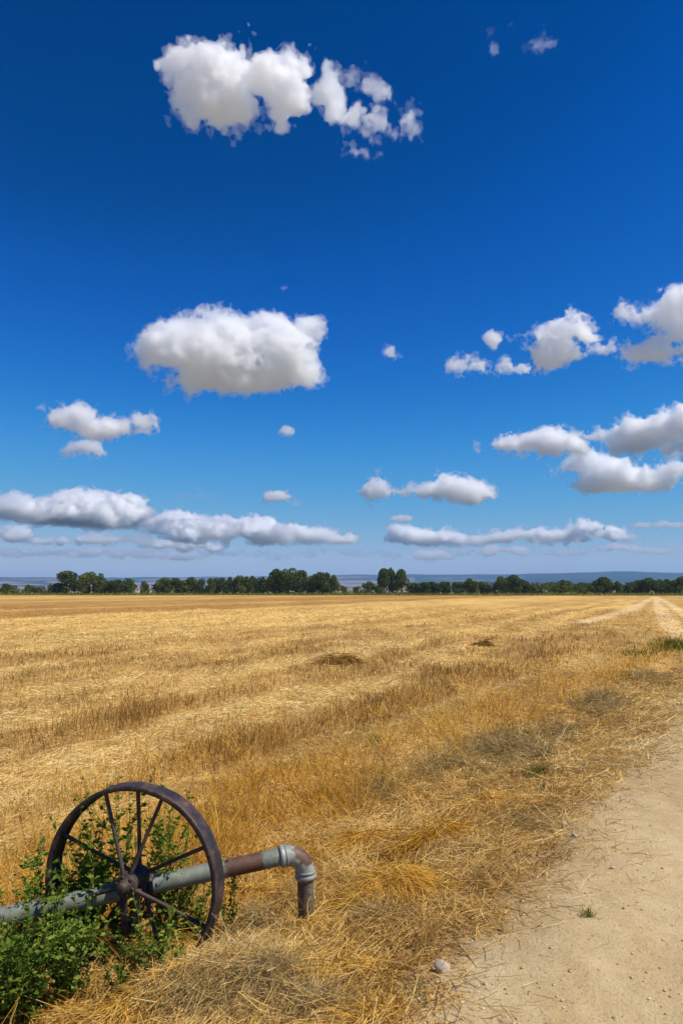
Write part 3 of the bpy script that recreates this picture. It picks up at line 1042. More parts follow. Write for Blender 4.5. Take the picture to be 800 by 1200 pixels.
    D /= np.linalg.norm(D, axis=1)[:, None]
    V, Fq, ix = ribbons(np.column_stack([X, Y, terrain(X, Y) - 0.01]), D, L, W, rg, 0.35, 0.34, 3, 0.8)
    T = 0.5 + 0.75 * fbm2(s / 1.5, d / 1.0, 3, 8.0) + rg.normal(0, 0.17, n)
    stuff('golden_stalks', V, Fq, ix, T, M_GOLD, 'tall golden uncut stalks in a band between road verge and field', 'dry grass')
    # --- dry grey weeds in patches
    PXs, PYs, Ss = [], [], []
    for (px, py, rx, ry, n, sc) in ((585, 885, 80, 32, 20000, 1.15), (705, 826, 44, 18, 10000, 1.2), (650, 862, 60, 26, 7000, 0.8), (450, 925, 70, 45, 6000, 0.8), (300, 1135, 85, 55, 15000, 0.8),
                                    (240, 1180, 100, 40, 8000, 0.8), (430, 1078, 60, 22, 4000, 0.7), (300, 1085, 40, 25, 3000, 0.7), (620, 965, 60, 16, 3000, 0.5), (370, 1180, 60, 25, 3000, 0.7), (560, 1000, 50, 20, 1500, 0.5),
                                    (755, 795, 60, 14, 6000, 0.9), (510, 905, 45, 22, 5000, 0.9)):
        a, q = rg.uniform(0, 6.28, n), np.abs(rg.normal(0, 0.55, n))
        PXs.append(px + rx * q * np.cos(a)); PYs.append(py + ry * q * np.sin(a)); Ss.append(sc * rg.uniform(0.6, 1.25, n) * np.clip(1.15 - 0.5 * q, 0.4, 1.2))
    X, Y, Z = gpxs(np.concatenate(PXs), np.concatenate(PYs))
    S = np.concatenate(Ss); n = len(X); r = np.hypot(X, Y)
    k = rg.random(n) < np.clip(0.45 + 1.7 * fbm2(X / 0.3, Y / 0.3, 3, 5.0), 0.02, 1)
    X, Y, Z, S, r = X[k], Y[k], Z[k], S[k], r[k]; n = len(X)
    dd = rg.normal(size=(n, 3)); dd[:, 2] = np.abs(dd[:, 2]) * 0.38 + 0.02
    dd /= np.linalg.norm(dd, axis=1)[:, None]
    V, Fq, ix = ribbons(np.column_stack([X, Y, Z + rg.uniform(-0.01, 0.09, n) * S]), dd, rg.uniform(0.06, 0.24, n) * S, np.maximum(0.0026, 0.4 * r / PXM), rg, 0.25, 0.32, 3, 0.6)
    T = 0.5 + 0.6 * fbm2(X / 0.35, Y / 0.5, 3, 8.0) + rg.normal(0, 0.2, n)
    stuff('dry_weeds', V, Fq, ix, T, M_DRY, 'grey brown dry weeds tangled in patches along the road verge', 'dry weeds')
    # --- straw litter on the bare margin of the road
    X, Y, r = sample_polar(60000, 2.5, 40.0, rg)
    d, s = wd(X, Y)
    pr = np.clip(0.8 * np.exp(-((d - 1.0) / 0.5) ** 2) + 0.34 * np.exp(-((d - 0.4) / 0.5) ** 2), 0, 1) * np.clip(0.5 + 1.6 * fbm2(X / 0.4, Y / 0.4, 3, 51.0), 0.03, 1) + 0.003 * (d < 0)
    k = rg.random(len(X)) < pr
    X, Y, r = X[k], Y[k], r[k]; n = len(X)
    yaw = rg.normal(0.25, 0.6, n)
    V, Fq, ix = ribbons(np.column_stack([X, Y, np.maximum(terrain(X, Y), road_z(X, Y)) + 0.004 + rg.random(n) * 0.010]), along(X, Y, yaw, rg.normal(0.01, 0.03, n)), rg.uniform(0.03, 0.17, n), np.maximum(0.003, 0.45 * r / PXM), rg, 0.03, 0.15, 2, 0.7)
    stuff('straw_litter', V, Fq, ix, rg.normal(0.45, 0.25, n), M_STRAW, 'loose bits of straw strewn over the bare road margin', 'straw')
    # --- fresh grass: the strip under the trees and the patches on the verge
    n = 26000
    x = rg.uniform(-165, 170, n)
    y = 292 + rg.uniform(-4, 6, n) - np.where((x > 45) & (rg.random(n) < 0.5), 16, 0)
    keep = rg.random(n) < np.clip(0.55 + 1.2 * fbm2(x / 7, y / 3, 3, 3.0), 0.05, 1)
    x, y = x[keep], y[keep]; n1 = len(x)
    PXs, PYs, Ls = [], [], []
    for (px, py, rx, ry, m, ln) in ((796, 758, 36, 6, 1100, 0.30), (750, 766, 24, 4, 220, 0.22), (628, 912, 8, 5, 200, 0.16), (600, 872, 34, 16, 800, 0.15), (705, 824, 20, 8, 500, 0.18), (688, 1077, 7, 3, 170, 0.075), (440, 868, 8, 4, 80, 0.12), (540, 880, 30, 10, 160, 0.14), (490, 1168, 10, 8, 50, 0.08), (640, 888, 12, 5, 120, 0.14)):
        PXs.append(px + rx * rg.normal(0, 0.5, m)); PYs.append(py + ry * rg.normal(0, 0.5, m)); Ls.append(np.full(m, ln))
    X, Y, Z = gpxs(np.concatenate(PXs), np.concatenate(PYs))
    L = np.concatenate(Ls) * rg.uniform(0.5, 1.2, len(X))
    X = np.concatenate([x, X]); Y = np.concatenate([y, Y]); Z = np.concatenate([terrain(x, y), Z])
    L = np.concatenate([rg.uniform(0.4, 1.5, n1), L]); r = np.hypot(X, Y); n = len(X)
    V, Fq, ix = ribbons(np.column_stack([X, Y, Z - 0.01]), lean(n, 0.15, 0.4, rg), L, np.maximum(0.005, 0.7 * r / PXM), rg, 0.25, 0.2, 2, 0.2)
    stuff('green_grass', V, Fq, ix, np.where(np.arange(n) < n1, 0.6, 0.4) + rg.normal(0, 0.2, n), M_GRASS, 'fresh green grass in a strip under the far trees and in verge patches', 'grass')


build_scatter()
# ------------------------------------------------------------------ iron wheel and pipe
def metal_mat(name, ramp_stops, rough=(0.4, 0.75), metallic=0.3, scale=14.0, bump=0.3, streak=(1, 1, 1)):
    m = NT(name)
    co = m.n('ShaderNodeTexCoord').outputs['Object']
    mp = m.n('ShaderNodeMapping', {'Vector': co, 'Scale': streak}).outputs[0]
    n1 = m.noise(mp, scale, 6, 0.65)
    n2 = m.noise(co, scale * 6, 4, 0.6)
    f = m.math('ADD', m.math('MULTIPLY', n1, 0.75), m.math('MULTIPLY', n2, 0.25))
    c = m.ramp(f, ramp_stops)
    rr = m.n('ShaderNodeMapRange', {'Value': n1, 'From Min': 0.3, 'From Max': 0.7, 'To Min': rough[0], 'To Max': rough[1]}).outputs[0]
    bp = m.n('ShaderNodeBump', {'Strength': bump, 'Distance': 0.004, 'Height': f})
    b = m.n('ShaderNodeBsdfPrincipled', {'Base Color': c, 'Roughness': rr, 'Metallic': metallic, 'Normal': bp.outputs[0]})
    return m.surf(b.outputs[0])


M_IRON = metal_mat('weathered_iron', [(0.3, (0.018, 0.014, 0.016)), (0.48, (0.042, 0.032, 0.033)), (0.57, (0.10, 0.06, 0.046)), (0.68, (0.22, 0.12, 0.07))], (0.42, 0.75), 0.3, 12.0, 0.7)
M_SPOKE = metal_mat('rusty_rod', [(0.3, (0.03, 0.02, 0.018)), (0.5, (0.07, 0.045, 0.036)), (0.7, (0.15, 0.085, 0.055))], (0.5, 0.8), 0.2, 18.0)
M_COLLAR = metal_mat('galvanised_fitting', [(0.3, (0.16, 0.12, 0.10)), (0.42, (0.27, 0.27, 0.24)), (0.6, (0.38, 0.39, 0.35)), (0.75, (0.47, 0.48, 0.43))], (0.4, 0.7), 0.25, 9.0)
M_RISER = metal_mat('rusty_riser', [(0.3, (0.06, 0.045, 0.035)), (0.48, (0.13, 0.09, 0.06)), (0.62, (0.30, 0.24, 0.15)), (0.75, (0.42, 0.35, 0.22))], (0.6, 0.9), 0.05, 12.0)


def pipe_mat(name, bands):
    """grey-green galvanising that has rusted through along part of the pipe; bands: (position along X, rust amount)"""
    m = NT(name)
    co = m.n('ShaderNodeTexCoord').outputs['Object']
    sx = m.n('ShaderNodeSeparateXYZ', {'Vector': co})
    lo, hi = bands[0][0], bands[-1][0]
    t = m.n('ShaderNodeMapRange', {'Value': sx.outputs[0], 'From Min': lo, 'From Max': hi}).outputs[0]
    rz = m.ramp(t, [((x - lo) / (hi - lo), (v, v, v)) for x, v in bands])
    n1 = m.noise(co, 11.0, 6, 0.65)
    n2 = m.noise(co, 95.0, 5, 0.7)
    k = m.math('ADD', m.math('ADD', m.math('MULTIPLY', n1, 1.1), m.math('MULTIPLY', n2, 0.35)), rz)
    mask = m.n('ShaderNodeMapRange', {'Value': k, 'From Min': 1.0, 'From Max': 1.14}).outputs[0]
    zinc = m.ramp(m.math('ADD', m.math('MULTIPLY', n1, 0.6), m.math('MULTIPLY', n2, 0.4)), [(0.32, (0.12, 0.13, 0.095)), (0.5, (0.21, 0.23, 0.175)), (0.68, (0.34, 0.35, 0.27))])
    rust = m.ramp(m.math('ADD', m.math('MULTIPLY', n1, 0.5), m.math('MULTIPLY', n2, 0.5)), [(0.3, (0.05, 0.026, 0.017)), (0.5, (0.115, 0.054, 0.032)), (0.7, (0.22, 0.115, 0.06))])
    c = m.mix(mask, zinc, rust)
    bp = m.n('ShaderNodeBump', {'Strength': 0.6, 'Distance': 0.004, 'Height': m.math('ADD', n2, m.math('MULTIPLY', mask, 0.6))})
    b = m.n('ShaderNodeBsdfPrincipled', {'Base Color': c, 'Roughness': 0.62, 'Metallic': 0.15, 'Normal': bp.outputs[0]})
    return m.surf(b.outputs[0])


def lathe(profile, sides=48, closed=False):
    """profile (r, z) revolved about Z"""
    pr = np.array(profile, float); n = len(pr)
    th = np.arange(sides) * 2 * math.pi / sides
    V = np.stack([np.outer(pr[:, 0], np.cos(th)), np.outer(pr[:, 0], np.sin(th)), np.repeat(pr[:, 1][:, None], sides, 1)], -1).reshape(-1, 3)
    Fq = []
    for i in range(n if closed else n - 1):
        i2 = (i + 1) % n
        for k in range(sides):
            k2 = (k + 1) % sides
            Fq.append((i * sides + k, i * sides + k2, i2 * sides + k2, i2 * sides + k))
    return V, np.array(Fq)


def place(o, loc, zaxis, xhint=(0, 0, 1)):
    z = Vector(zaxis).normalized()
    x = Vector(xhint) - z * Vector(xhint).dot(z)
    x.normalize()
    y = z.cross(x)
    M = Matrix((x, y, z)).transposed().to_4x4()
    M.translation = Vector(loc)
    o.matrix_world = M


def build_wheel():
    C = np.array([-1.235, 4.51, 0.525])
    az = math.radians(-12.5)
    w = (math.sin(az), -math.cos(az), 0.03)
    root = bpy.data.objects.new('spoked_wheel', None)
    COL.objects.link(root)
    root['label'] = 'big dark iron spoked wheel standing in green weeds around the pipe'
    root['category'] = 'wheel'
    place(root, C, w)                       # local Z: axle towards the viewer, local X: up
    R, hw, th = 0.545, 0.062, 0.016
    prof = [(R - 0.004, -hw), (R + 0.004, -hw + 0.004), (R + 0.002, -hw * 0.55), (R - 0.001, 0), (R + 0.002, hw * 0.55), (R + 0.004, hw - 0.004), (R - 0.004, hw),
            (R - th - 0.010, hw), (R - th - 0.012, hw - 0.008), (R - th, hw - 0.012), (R - th, -hw + 0.012), (R - th - 0.012, -hw + 0.008), (R - th - 0.010, -hw)]
    V, Fq = lathe(prof, 128, True)
    th_ = np.arctan2(V[:, 1], V[:, 0])
    wob = 1 + 0.004 * np.sin(3 * th_ + 1) + 0.003 * np.sin(7 * th_)
    V[:, :2] *= wob[:, None]
    V[:, 2] += 0.004 * np.sin(2 * th_ + 0.5)
    rim = add_obj('rim', mesh_np('rim', V, Fq, smooth=True), M_IRON, root)
    # lug plate riveted over the joint of the rim
    a0 = math.radians(-112)
    bmx = bmesh.new()
    bmesh.ops.create_cube(bmx, size=1.0)
    bmesh.ops.scale(bmx, vec=(0.012, 0.13, 0.07), verts=bmx.verts)
    bmesh.ops.bevel(bmx, geom=bmx.edges[:], offset=0.003, segments=2, affect='EDGES')
    bmesh.ops.rotate(bmx, cent=(0, 0, 0), matrix=Matrix.Rotation(a0, 3, 'Z'), verts=bmx.verts)
    bmesh.ops.translate(bmx, vec=((R + 0.006) * math.cos(a0), (R + 0.006) * math.sin(a0), 0), verts=bmx.verts)
    me = bpy.data.meshes.new('joint_plate'); bmx.to_mesh(me); bmx.free()
    add_obj('joint_plate', me, M_SPOKE, rim)
    # hub: two flanges with a sleeve between, a stub axle with a collar in front
    V, Fq = lathe([(0.0, 0.150), (0.026, 0.150), (0.030, 0.145), (0.030, 0.118), (0.040, 0.116), (0.042, 0.098), (0.062, 0.094), (0.066, 0.088), (0.066, 0.064), (0.058, 0.058), (0.046, 0.054), (0.046, -0.05), (0.062, -0.056), (0.066, -0.062), (0.066, -0.086), (0.058, -0.092), (0.03, -0.096), (0.0, -0.096)], 28)
    hub = add_obj('hub', mesh_np('hub', V, Fq, smooth=True), M_SPOKE, root)
    for zz in (0.075, -0.075):
        for k in range(6):
            a = k * math.pi / 3 + 0.3
            v, f = lathe([(0, 0.012), (0.009, 0.012), (0.011, 0.009), (0.011, -0.004), (0, -0.004)], 6)
            b = add_obj('bolt', mesh_np('bolt', v, f), M_SPOKE, hub)
            b.location = (0.05 * math.cos(a), 0.05 * math.sin(a), zz + (0.019 if zz > 0 else -0.019))
            if zz < 0:
                b.rotation_euler = (math.pi, 0, 0)
    # spokes: angle as seen from the front (0 = right, 90 = up), alternating between the flanges
    for ang, side in ((112, 1), (70, 1), (-24, 1), (-160, 1), (26, -1), (155, -1), (-65, -1), (-125, -1), (90, -1)):
        a = math.radians(ang - 90)           # local X is up, local Y is to the left
        ca, sa = math.cos(a), math.sin(a)
        dir2 = np.array([ca, sa, 0])
        p0 = dir2 * 0.058 + np.array([0, 0, 0.076 * side])
        p1 = dir2 * (R - th) + np.array([0, 0, 0.012 * side])
        mid = (p0 + p1) / 2 + np.array([0.004 * math.sin(ang), 0.004 * math.cos(ang * 2), 0])
        v, f = tube([p0, (p0 + mid) / 2, mid, (mid + p1) / 2, p1 * 0.985 + p0 * 0.015, p1], [0.0135, 0.012, 0.0115, 0.012, 0.0125, 0.020], 8)
        add_obj('spoke', mesh_np('spoke', v, f, smooth=True), M_SPOKE, root)
    # the broken bracket plates hanging under the hub
    for (off, tilt) in ((0.03, 0.10), (-0.045, -0.06)):
        bmx = bmesh.new()
        bmesh.ops.create_cube(bmx, size=1.0)
        bmesh.ops.scale(bmx, vec=(0.24, 0.045, 0.012), verts=bmx.verts)
        bmesh.ops.bevel(bmx, geom=bmx.edges[:], offset=0.003, segments=1, affect='EDGES')
        me = bpy.data.meshes.new('bracket'); bmx.to_mesh(me); bmx.free()
        b = add_obj('bracket', me, M_IRON, root)
        b.location = (-0.15, off, 0.035)
        b.rotation_euler = (0, 0, tilt)


def build_pipe():
    r = 0.054
    K = np.array([-0.235, 4.87, 0.566])
    B = np.array([-2.34, 4.365, 0.298])
    p = (K - B) / np.linalg.norm(K - B)
    root = bpy.data.objects.new('irrigation_pipe', None)
    COL.objects.link(root)
    root['label'] = 'grey green and rusty water pipe with an elbow turning down into the straw'
    root['category'] = 'pipe'
    root.location = K - np.array([0, 0, 0.45])
    bpy.context.view_layer.update()
    org = np.array(root.location)
    bend = 0.135
    s0 = K - p * bend                        # elbow starts here
    L = np.linalg.norm(s0 - B)
    # main pipe, local X along it, origin at the elbow end
    prof = [(r, -L), (r, -L * 0.75), (r, -L * 0.5), (r, -L * 0.25), (r, 0.0)]
    V, Fq = lathe(prof, 32)
    V = V[:, [2, 1, 0]] * np.array([1, -1, 1])
    hub_x = -np.linalg.norm(s0 - np.array([-1.24, 4.63, 0.438]))
    me = mesh_np('pipe', V, Fq[:, ::-1], smooth=True)
    o = add_obj('pipe', me, pipe_mat('galvanised_pipe', [(-L, -0.1), (hub_x - 0.05, 0.15), (hub_x + 0.08, 0.0), (hub_x + 0.48, -0.05), (hub_x + 0.60, 0.75), (-0.20, 0.75), (-0.13, 0.35), (0.0, 0.0)]), root)
    M = Matrix.Identity(4)
    x = Vector(p); z = (Vector((0, 0, 1)) - x * x.z).normalized(); y = z.cross(x)
    M = Matrix((x, y, z)).transposed().to_4x4(); M.translation = Vector(s0)
    o.parent = None; o.matrix_world = M; o.parent = root; o.matrix_parent_inverse = Matrix.Translation(root.location).inverted()
    # band clamp just right of the hub
    def ring(name, c, axis, prof, mat, parent, sides=36):
        V, Fq = lathe(prof, sides, True)
        q = Vector(axis).to_track_quat('Z', 'Y').to_matrix()
        V = V @ np.array(q.transposed()) + np.asarray(c) - org
        return add_obj(name, mesh_np(name, V, Fq, smooth=True), mat, parent)
    ring('clamp_band', s0 + p * (hub_x + 0.075), p, [(r + 0.001, -0.02), (r + 0.008, -0.018), (r + 0.008, 0.018), (r + 0.001, 0.02)], M_SPOKE, root)
    # elbow
    dn = np.array([0.03, 0.0, -1.0]); dn /= np.linalg.norm(dn)
    e0, e1 = K - p * bend, K + dn * bend
    pts = []
    for t in np.linspace(0, 1, 15):
        pts.append((1 - t) ** 2 * e0 + 2 * t * (1 - t) * (K * 0.86 + (e0 + e1) / 2 * 0.14) + t * t * e1)
    pts = np.array(pts)
    V, Fs = [], []
    ref = np.cross(p, dn); ref /= np.linalg.norm(ref)
    sides = 32
    for i, c in enumerate(pts):
        tg = pts[min(i + 1, 14)] - pts[max(i - 1, 0)]; tg /= np.linalg.norm(tg)
        b = np.cross(tg, ref)
        a = np.arange(sides) * 2 * math.pi / sides
        V.append(c + (r + 0.008) * (np.cos(a)[:, None] * ref + np.sin(a)[:, None] * b) - org)
    V = np.concatenate(V)
    for i in range(14):
        for k in range(sides):
            k2 = (k + 1) % sides
            Fs.append((i * sides + k, i * sides + k2, (i + 1) * sides + k2, (i + 1) * sides + k))
    em = NT('elbow_metal')
    co = em.n('ShaderNodeTexCoord').outputs['Object']
    nz = em.n('ShaderNodeVectorMath', {0: co, 1: tuple(K + p * 0.02 + np.array([0.0, -0.03, 0.02]) - org)}, operation='DISTANCE').outputs['Value']
    n1 = em.noise(co, 16.0, 5, 0.6)
    kk = em.n('ShaderNodeMapRange', {'Value': em.math('ADD', nz, em.math('MULTIPLY', n1, 0.10)), 'From Min': 0.140, 'From Max': 0.152}).outputs[0]
    zinc = em.ramp(n1, [(0.3, (0.20, 0.20, 0.165)), (0.5, (0.30, 0.31, 0.25)), (0.7, (0.42, 0.42, 0.35))])
    rust = em.ramp(n1, [(0.3, (0.08, 0.042, 0.027)), (0.6, (0.17, 0.092, 0.055))])
    eb = em.n('ShaderNodeBsdfPrincipled', {'Base Color': em.mix(kk, rust, zinc), 'Roughness': 0.58, 'Metallic': 0.15})
    elbow = add_obj('elbow', mesh_np('elbow', V, np.array(Fs), smooth=True), em.surf(eb.outputs[0]), root)
    cp = [(r + 0.001, -0.030), (r + 0.011, -0.028), (r + 0.015, -0.020), (r + 0.015, -0.006), (r + 0.010, -0.002), (r + 0.010, 0.006), (r + 0.014, 0.010), (r + 0.013, 0.020), (r + 0.008, 0.024)]
    ring('collar', e0, p, cp, M_COLLAR, elbow)
    ring('collar', e1, -dn, cp, M_COLLAR, elbow)
    # riser going down into the soil
    foot = e1 + dn * 0.40
    V, Fq = tube([e1 - org, (e1 + foot) / 2 - org, foot - org], [r, r, r], 32)
    add_obj('riser', mesh_np('riser', V, Fq, smooth=True), M_RISER, root)


build_wheel()
build_pipe()


# ------------------------------------------------------------------ green weeds
M_STEM = NT('weed_stem')
_sb = M_STEM.n('ShaderNodeBsdfDiffuse', {'Color': (0.11, 0.13, 0.035, 1)})
M_STEM = M_STEM.surf(_sb.outputs[0])


def weed(x, y, h, spread, stems, seed, label, leaf=0.036, z=None, dens=0.8):
    rg = np.random.default_rng(seed)
    z = terrain1(x, y) if z is None else z
    root = bpy.data.objects.new('weed_plant', None)
    COL.objects.link(root)
    root.location = (x, y, z - 0.01)
    root['label'] = label; root['category'] = 'weed'; root['group'] = 'green weeds round the wheel'
    Vs, Fs, o = [], [], 0
    LP, LD, LS = [], [], []
    def stem(p0, d, L, rad, depth):
        nonlocal o
        n = 7
        pts = [np.array(p0, float)]
        dd = np.array(d, float)
        for i in range(n - 1):
            dd = dd + rg.normal(0, 0.13, 3) + np.array([0, 0, 0.05])
            dd /= np.linalg.norm(dd)
            pts.append(pts[-1] + dd * L / (n - 1))
        v, f = tube(pts, np.linspace(rad, rad * 0.35, n), 4)
        Vs.append(v); Fs.append(f + o); o += len(v)
        m = int(L / 0.012 * dens)
        for k in range(m):
            t = rg.uniform(0.08, 1.0) * (n - 1)
            i = min(int(t), n - 2)
            p = pts[i] + (pts[i + 1] - pts[i]) * (t - i)
            q = rg.normal(size=3); q[2] = abs(q[2]) * 0.5; q /= np.linalg.norm(q)
            LP.append(p); LD.append(q); LS.append(leaf * rg.uniform(0.35, 1.45) * (1.15 - 0.55 * t / (n - 1)))
        if depth > 0:
            for k in range(4):
                i = rg.integers(1, n - 1)
                b = dd * 0.5 + rg.normal(0, 0.6, 3); b[2] = abs(b[2]) + 0.2
                stem(pts[i], b / np.linalg.norm(b), L * rg.uniform(0.25, 0.5), rad * 0.6, depth - 1)
    for k in range(stems):
        a, t = rg.uniform(0, 6.28), abs(rg.normal(0.0, 1.0)) * spread
        d = np.array([math.cos(a) * t, math.sin(a) * t, 1.0]); d /= np.linalg.norm(d)
        stem((rg.normal(0, 0.012), rg.normal(0, 0.012), 0), d, h * rg.uniform(0.6, 1.08), 0.0045, 1)
    add_obj('stems', mesh_np('stems', np.concatenate(Vs), np.concatenate(Fs), smooth=True), M_STEM, root)
    P, D, S = np.array(LP), np.array(LD), np.array(LS)[:, None]
    n = len(P)
    side = np.cross(D, rg.normal(size=(n, 3))); side /= np.linalg.norm(side, axis=1)[:, None]
    nr = np.cross(D, side)
    a = P; b = P + D * S * 0.5 + side * S * 0.24 + nr * S * 0.06; c = P + D * S + nr * S * -0.12; e = P + D * S * 0.5 - side * S * 0.24 + nr * S * 0.06
    V = np.stack([a, b, c, e], 1).reshape(-1, 3)
    i = np.arange(n) * 4
    me = mesh_np('leaves', V, np.concatenate([np.stack([i, i + 1, i + 2], 1), np.stack([i, i + 2, i + 3], 1)]))
    tint_attr(me, np.repeat(np.clip(rg.normal(rg.uniform(0.4, 0.6), 0.27, n), 0, 1), 4))
    lv = add_obj('leaves', me, M_LEAF, root)
    lv['kind'] = 'stuff'
    return root


def weed_px(px, py, *a, **k):
    x, y, _ = gpx(px, py)
    return weed(x, y, *a, **k)


weed_px(70, 1136, 0.74, 0.5, 13, 1, 'bushy green weed left of the hub, the fullest of the weeds', 0.052, dens=0.8)
weed_px(104, 1116, 0.52, 0.35, 8, 2, 'green weed between the bushy one and the hub', 0.044)
weed_px(22, 1152, 0.50, 0.55, 10, 3, 'green weed at the left edge in front of the pipe', 0.044)
weed_px(36, 1192, 0.26, 0.6, 6, 4, 'low green weed at the bottom left corner', 0.042)
weed_px(24, 1115, 0.62, 0.12, 3, 5, 'tall thin weed shoot by the left edge, left of the wheel', 0.03)
weed(-1.36, 4.76, 1.08, 0.13, 9, 6, 'tall green weed behind the wheel, left of its top spokes', 0.044)
weed(-1.55, 4.70, 0.80, 0.26, 12, 7, 'leafy weed behind the left half of the wheel', 0.044)
weed(-1.12, 4.80, 0.92, 0.16, 10, 8, 'upright weed behind the wheel just right of the hub', 0.044)
weed(-0.93, 4.86, 0.62, 0.25, 8, 9, 'weed behind the right half of the wheel', 0.034)
weed(-0.72, 4.95, 0.72, 0.15, 3, 10, 'thin weed shoot right of the wheel behind the pipe', 0.032)
weed(-1.02, 4.22, 0.36, 0.35, 12, 11, 'bright green weed below the pipe in front of the lower spokes', 0.036)
weed(-1.18, 4.12, 0.30, 0.4, 6, 12, 'small weed in front of the wheel under the hub', 0.034)
weed(-1.52, 4.22, 0.66, 0.42, 14, 14, 'dense green weed in front of the pipe, just left of the hub', 0.044)
weed(-1.82, 4.12, 0.70, 0.45, 14, 15, 'dense green weed in front of the pipe, left of the wheel rim', 0.044)
weed(-1.98, 4.02, 0.72, 0.25, 9, 16, 'upright green weed at the left edge hiding the pipe', 0.046)
weed(-1.66, 4.05, 0.62, 0.3, 9, 17, 'upright green weed before the pipe where the left rim crosses it', 0.046)
weed_px(85, 1170, 0.28, 0.7, 7, 13, 'low green weed in the straw in front of the wheel, left side', 0.034)


# ------------------------------------------------------------------ heaps of straw
def heap(x, y, rx, ry, h, n, seed, label, yaw0=0.0, tint=0.5, mat=None, L=(0.10, 0.34), z=None, name='straw_heap', cat='straw heap'):
    rg = np.random.default_rng(seed)
    z = terrain1(x, y) if z is None else z
    a, q = rg.uniform(0, 6.28, n), rg.random(n) ** 0.5
    lx, ly = rx * q * np.cos(a), ry * q * np.sin(a)
    cs, sn = math.cos(yaw0), math.sin(yaw0)
    wx, wy = lx * cs - ly * sn, lx * sn + ly * cs
    X, Y = x + wx, y + wy
    top = h * (1 - q ** 2) * (0.75 + 0.5 * fbm2(lx / 0.12, ly / 0.12, 2, seed * 1.7))
    Z = terrain(X, Y) - z + top * rg.uniform(0.35, 1.0, n)
    # stalks run outwards and down, bent over the heap
    th = np.arctan2(wy, wx) + rg.normal(0, 0.8, n)
    el = rg.normal(0.12, 0.30, n) - 0.5 * q
    D = np.column_stack([np.cos(th) * np.cos(el), np.sin(th) * np.cos(el), np.sin(el)])
    r = math.hypot(x, y)
    V, Fq, ix = ribbons(np.column_stack([wx, wy, Z]), D, rg.uniform(L[0], L[1], n), np.maximum(0.004, 0.55 * r / PXM) * rg.uniform(0.7, 1.3, n), rg, 0.45, 0.28, 4, 0.7)
    g = terrain(V[:, 0] + x, V[:, 1] + y) - z
    V[:, 2] = np.maximum(V[:, 2], g + 0.002)
    me = mesh_np(name, V, Fq)
    tint_attr(me, np.clip(rg.normal(tint, 0.2, n), 0, 1)[ix])
    o = add_obj(name, me, mat or M_GOLD, None, label, cat, 'heaps of straw')
    o.location = (x, y, z)
    return o


def heap_px(px, py, *a, **k):
    x, y, _ = gpx(px, py)
    return heap(x, y, *a, **k)


heap_px(452, 1056, 0.36, 0.22, 0.30, 2200, 1, 'rounded heap of golden straw right of the pipe elbow', 0.3, 0.55)
heap_px(514, 992, 0.34, 0.20, 0.25, 1700, 2, 'brownish heap of straw beyond the rounded golden one', 0.4, 0.3)
heap_px(362, 1098, 0.12, 0.10, 0.16, 420, 3, 'tuft of golden straw around the foot of the pipe', 0.0, 0.7)
heap_px(398, 778, 0.7, 0.4, 0.45, 700, 4, 'small dark straw heap standing out in the middle of the field', 0.3, 0.25, M_STUB, (0.2, 0.6))
heap_px(566, 756, 0.24, 0.2, 0.28, 220, 5, 'small brown straw heap far right in the field', 0.3, 0.1, M_STUB, (0.2, 0.6))
heap_px(170, 1180, 0.36, 0.2, 0.14, 1100, 6, 'tangle of golden straw in front of the wheel at the bottom', 0.2, 0.55)
heap_px(285, 1060, 0.26, 0.16, 0.16, 1000, 7, 'orange golden straw heap under the pipe', 0.2, 0.45)
heap_px(185, 1128, 0.26, 0.14, 0.26, 1200, 9, 'loose golden straw against the lower spokes of the wheel', 0.2, 0.6)


heap_px(235, 1108, 0.20, 0.12, 0.20, 800, 10, 'upright golden straw hiding the foot of the wheel rim', 0.1, 0.55)
heap_px(400, 1140, 0.22, 0.13, 0.10, 600, 11, 'thin straw tangle in front of the pipe foot, left of the angular stone', 0.2, 0.6)
heap_px(330, 1012, 0.30, 0.2, 0.18, 900, 12, 'orange straw heap behind the pipe near the elbow', 0.3, 0.4)
heap_px(430, 985, 0.30, 0.16, 0.14, 800, 13, 'long straw heap between elbow and golden band', 0.5, 0.5)
heap_px(560, 940, 0.36, 0.16, 0.10, 700, 14, 'flat straw heap below the grey weeds by the road', 0.6, 0.65)
heap_px(110, 1190, 0.26, 0.12, 0.12, 700, 15, 'straw tangle at the bottom edge beside the green weeds', 0.1, 0.6)
heap_px(45, 1196, 0.24, 0.10, 0.14, 500, 17, 'dry straw poking through the weeds in the bottom left corner', 0.1, 0.6)
heap_px(440, 1190, 0.20, 0.10, 0.06, 350, 16, 'thin straw tangle at the bottom edge near the road', 0.3, 0.5)


# ------------------------------------------------------------------ stones
M_STONE = NT('stone')
_co = M_STONE.n('ShaderNodeTexCoord').outputs['Object']
_sn = M_STONE.noise(_co, 25.0, 6, 0.65)
_st = M_STONE.n('ShaderNodeBsdfPrincipled', {'Base Color': M_STONE.ramp(_sn, [(0.3, (0.38, 0.29, 0.19)), (0.55, (0.54, 0.43, 0.31)), (0.75, (0.64, 0.54, 0.42))]), 'Roughness': 0.9,
                                             'Normal': M_STONE.n('ShaderNodeBump', {'Strength': 0.5, 'Distance': 0.005, 'Height': _sn}).outputs[0]})
M_STONE = M_STONE.surf(_st.outputs[0])


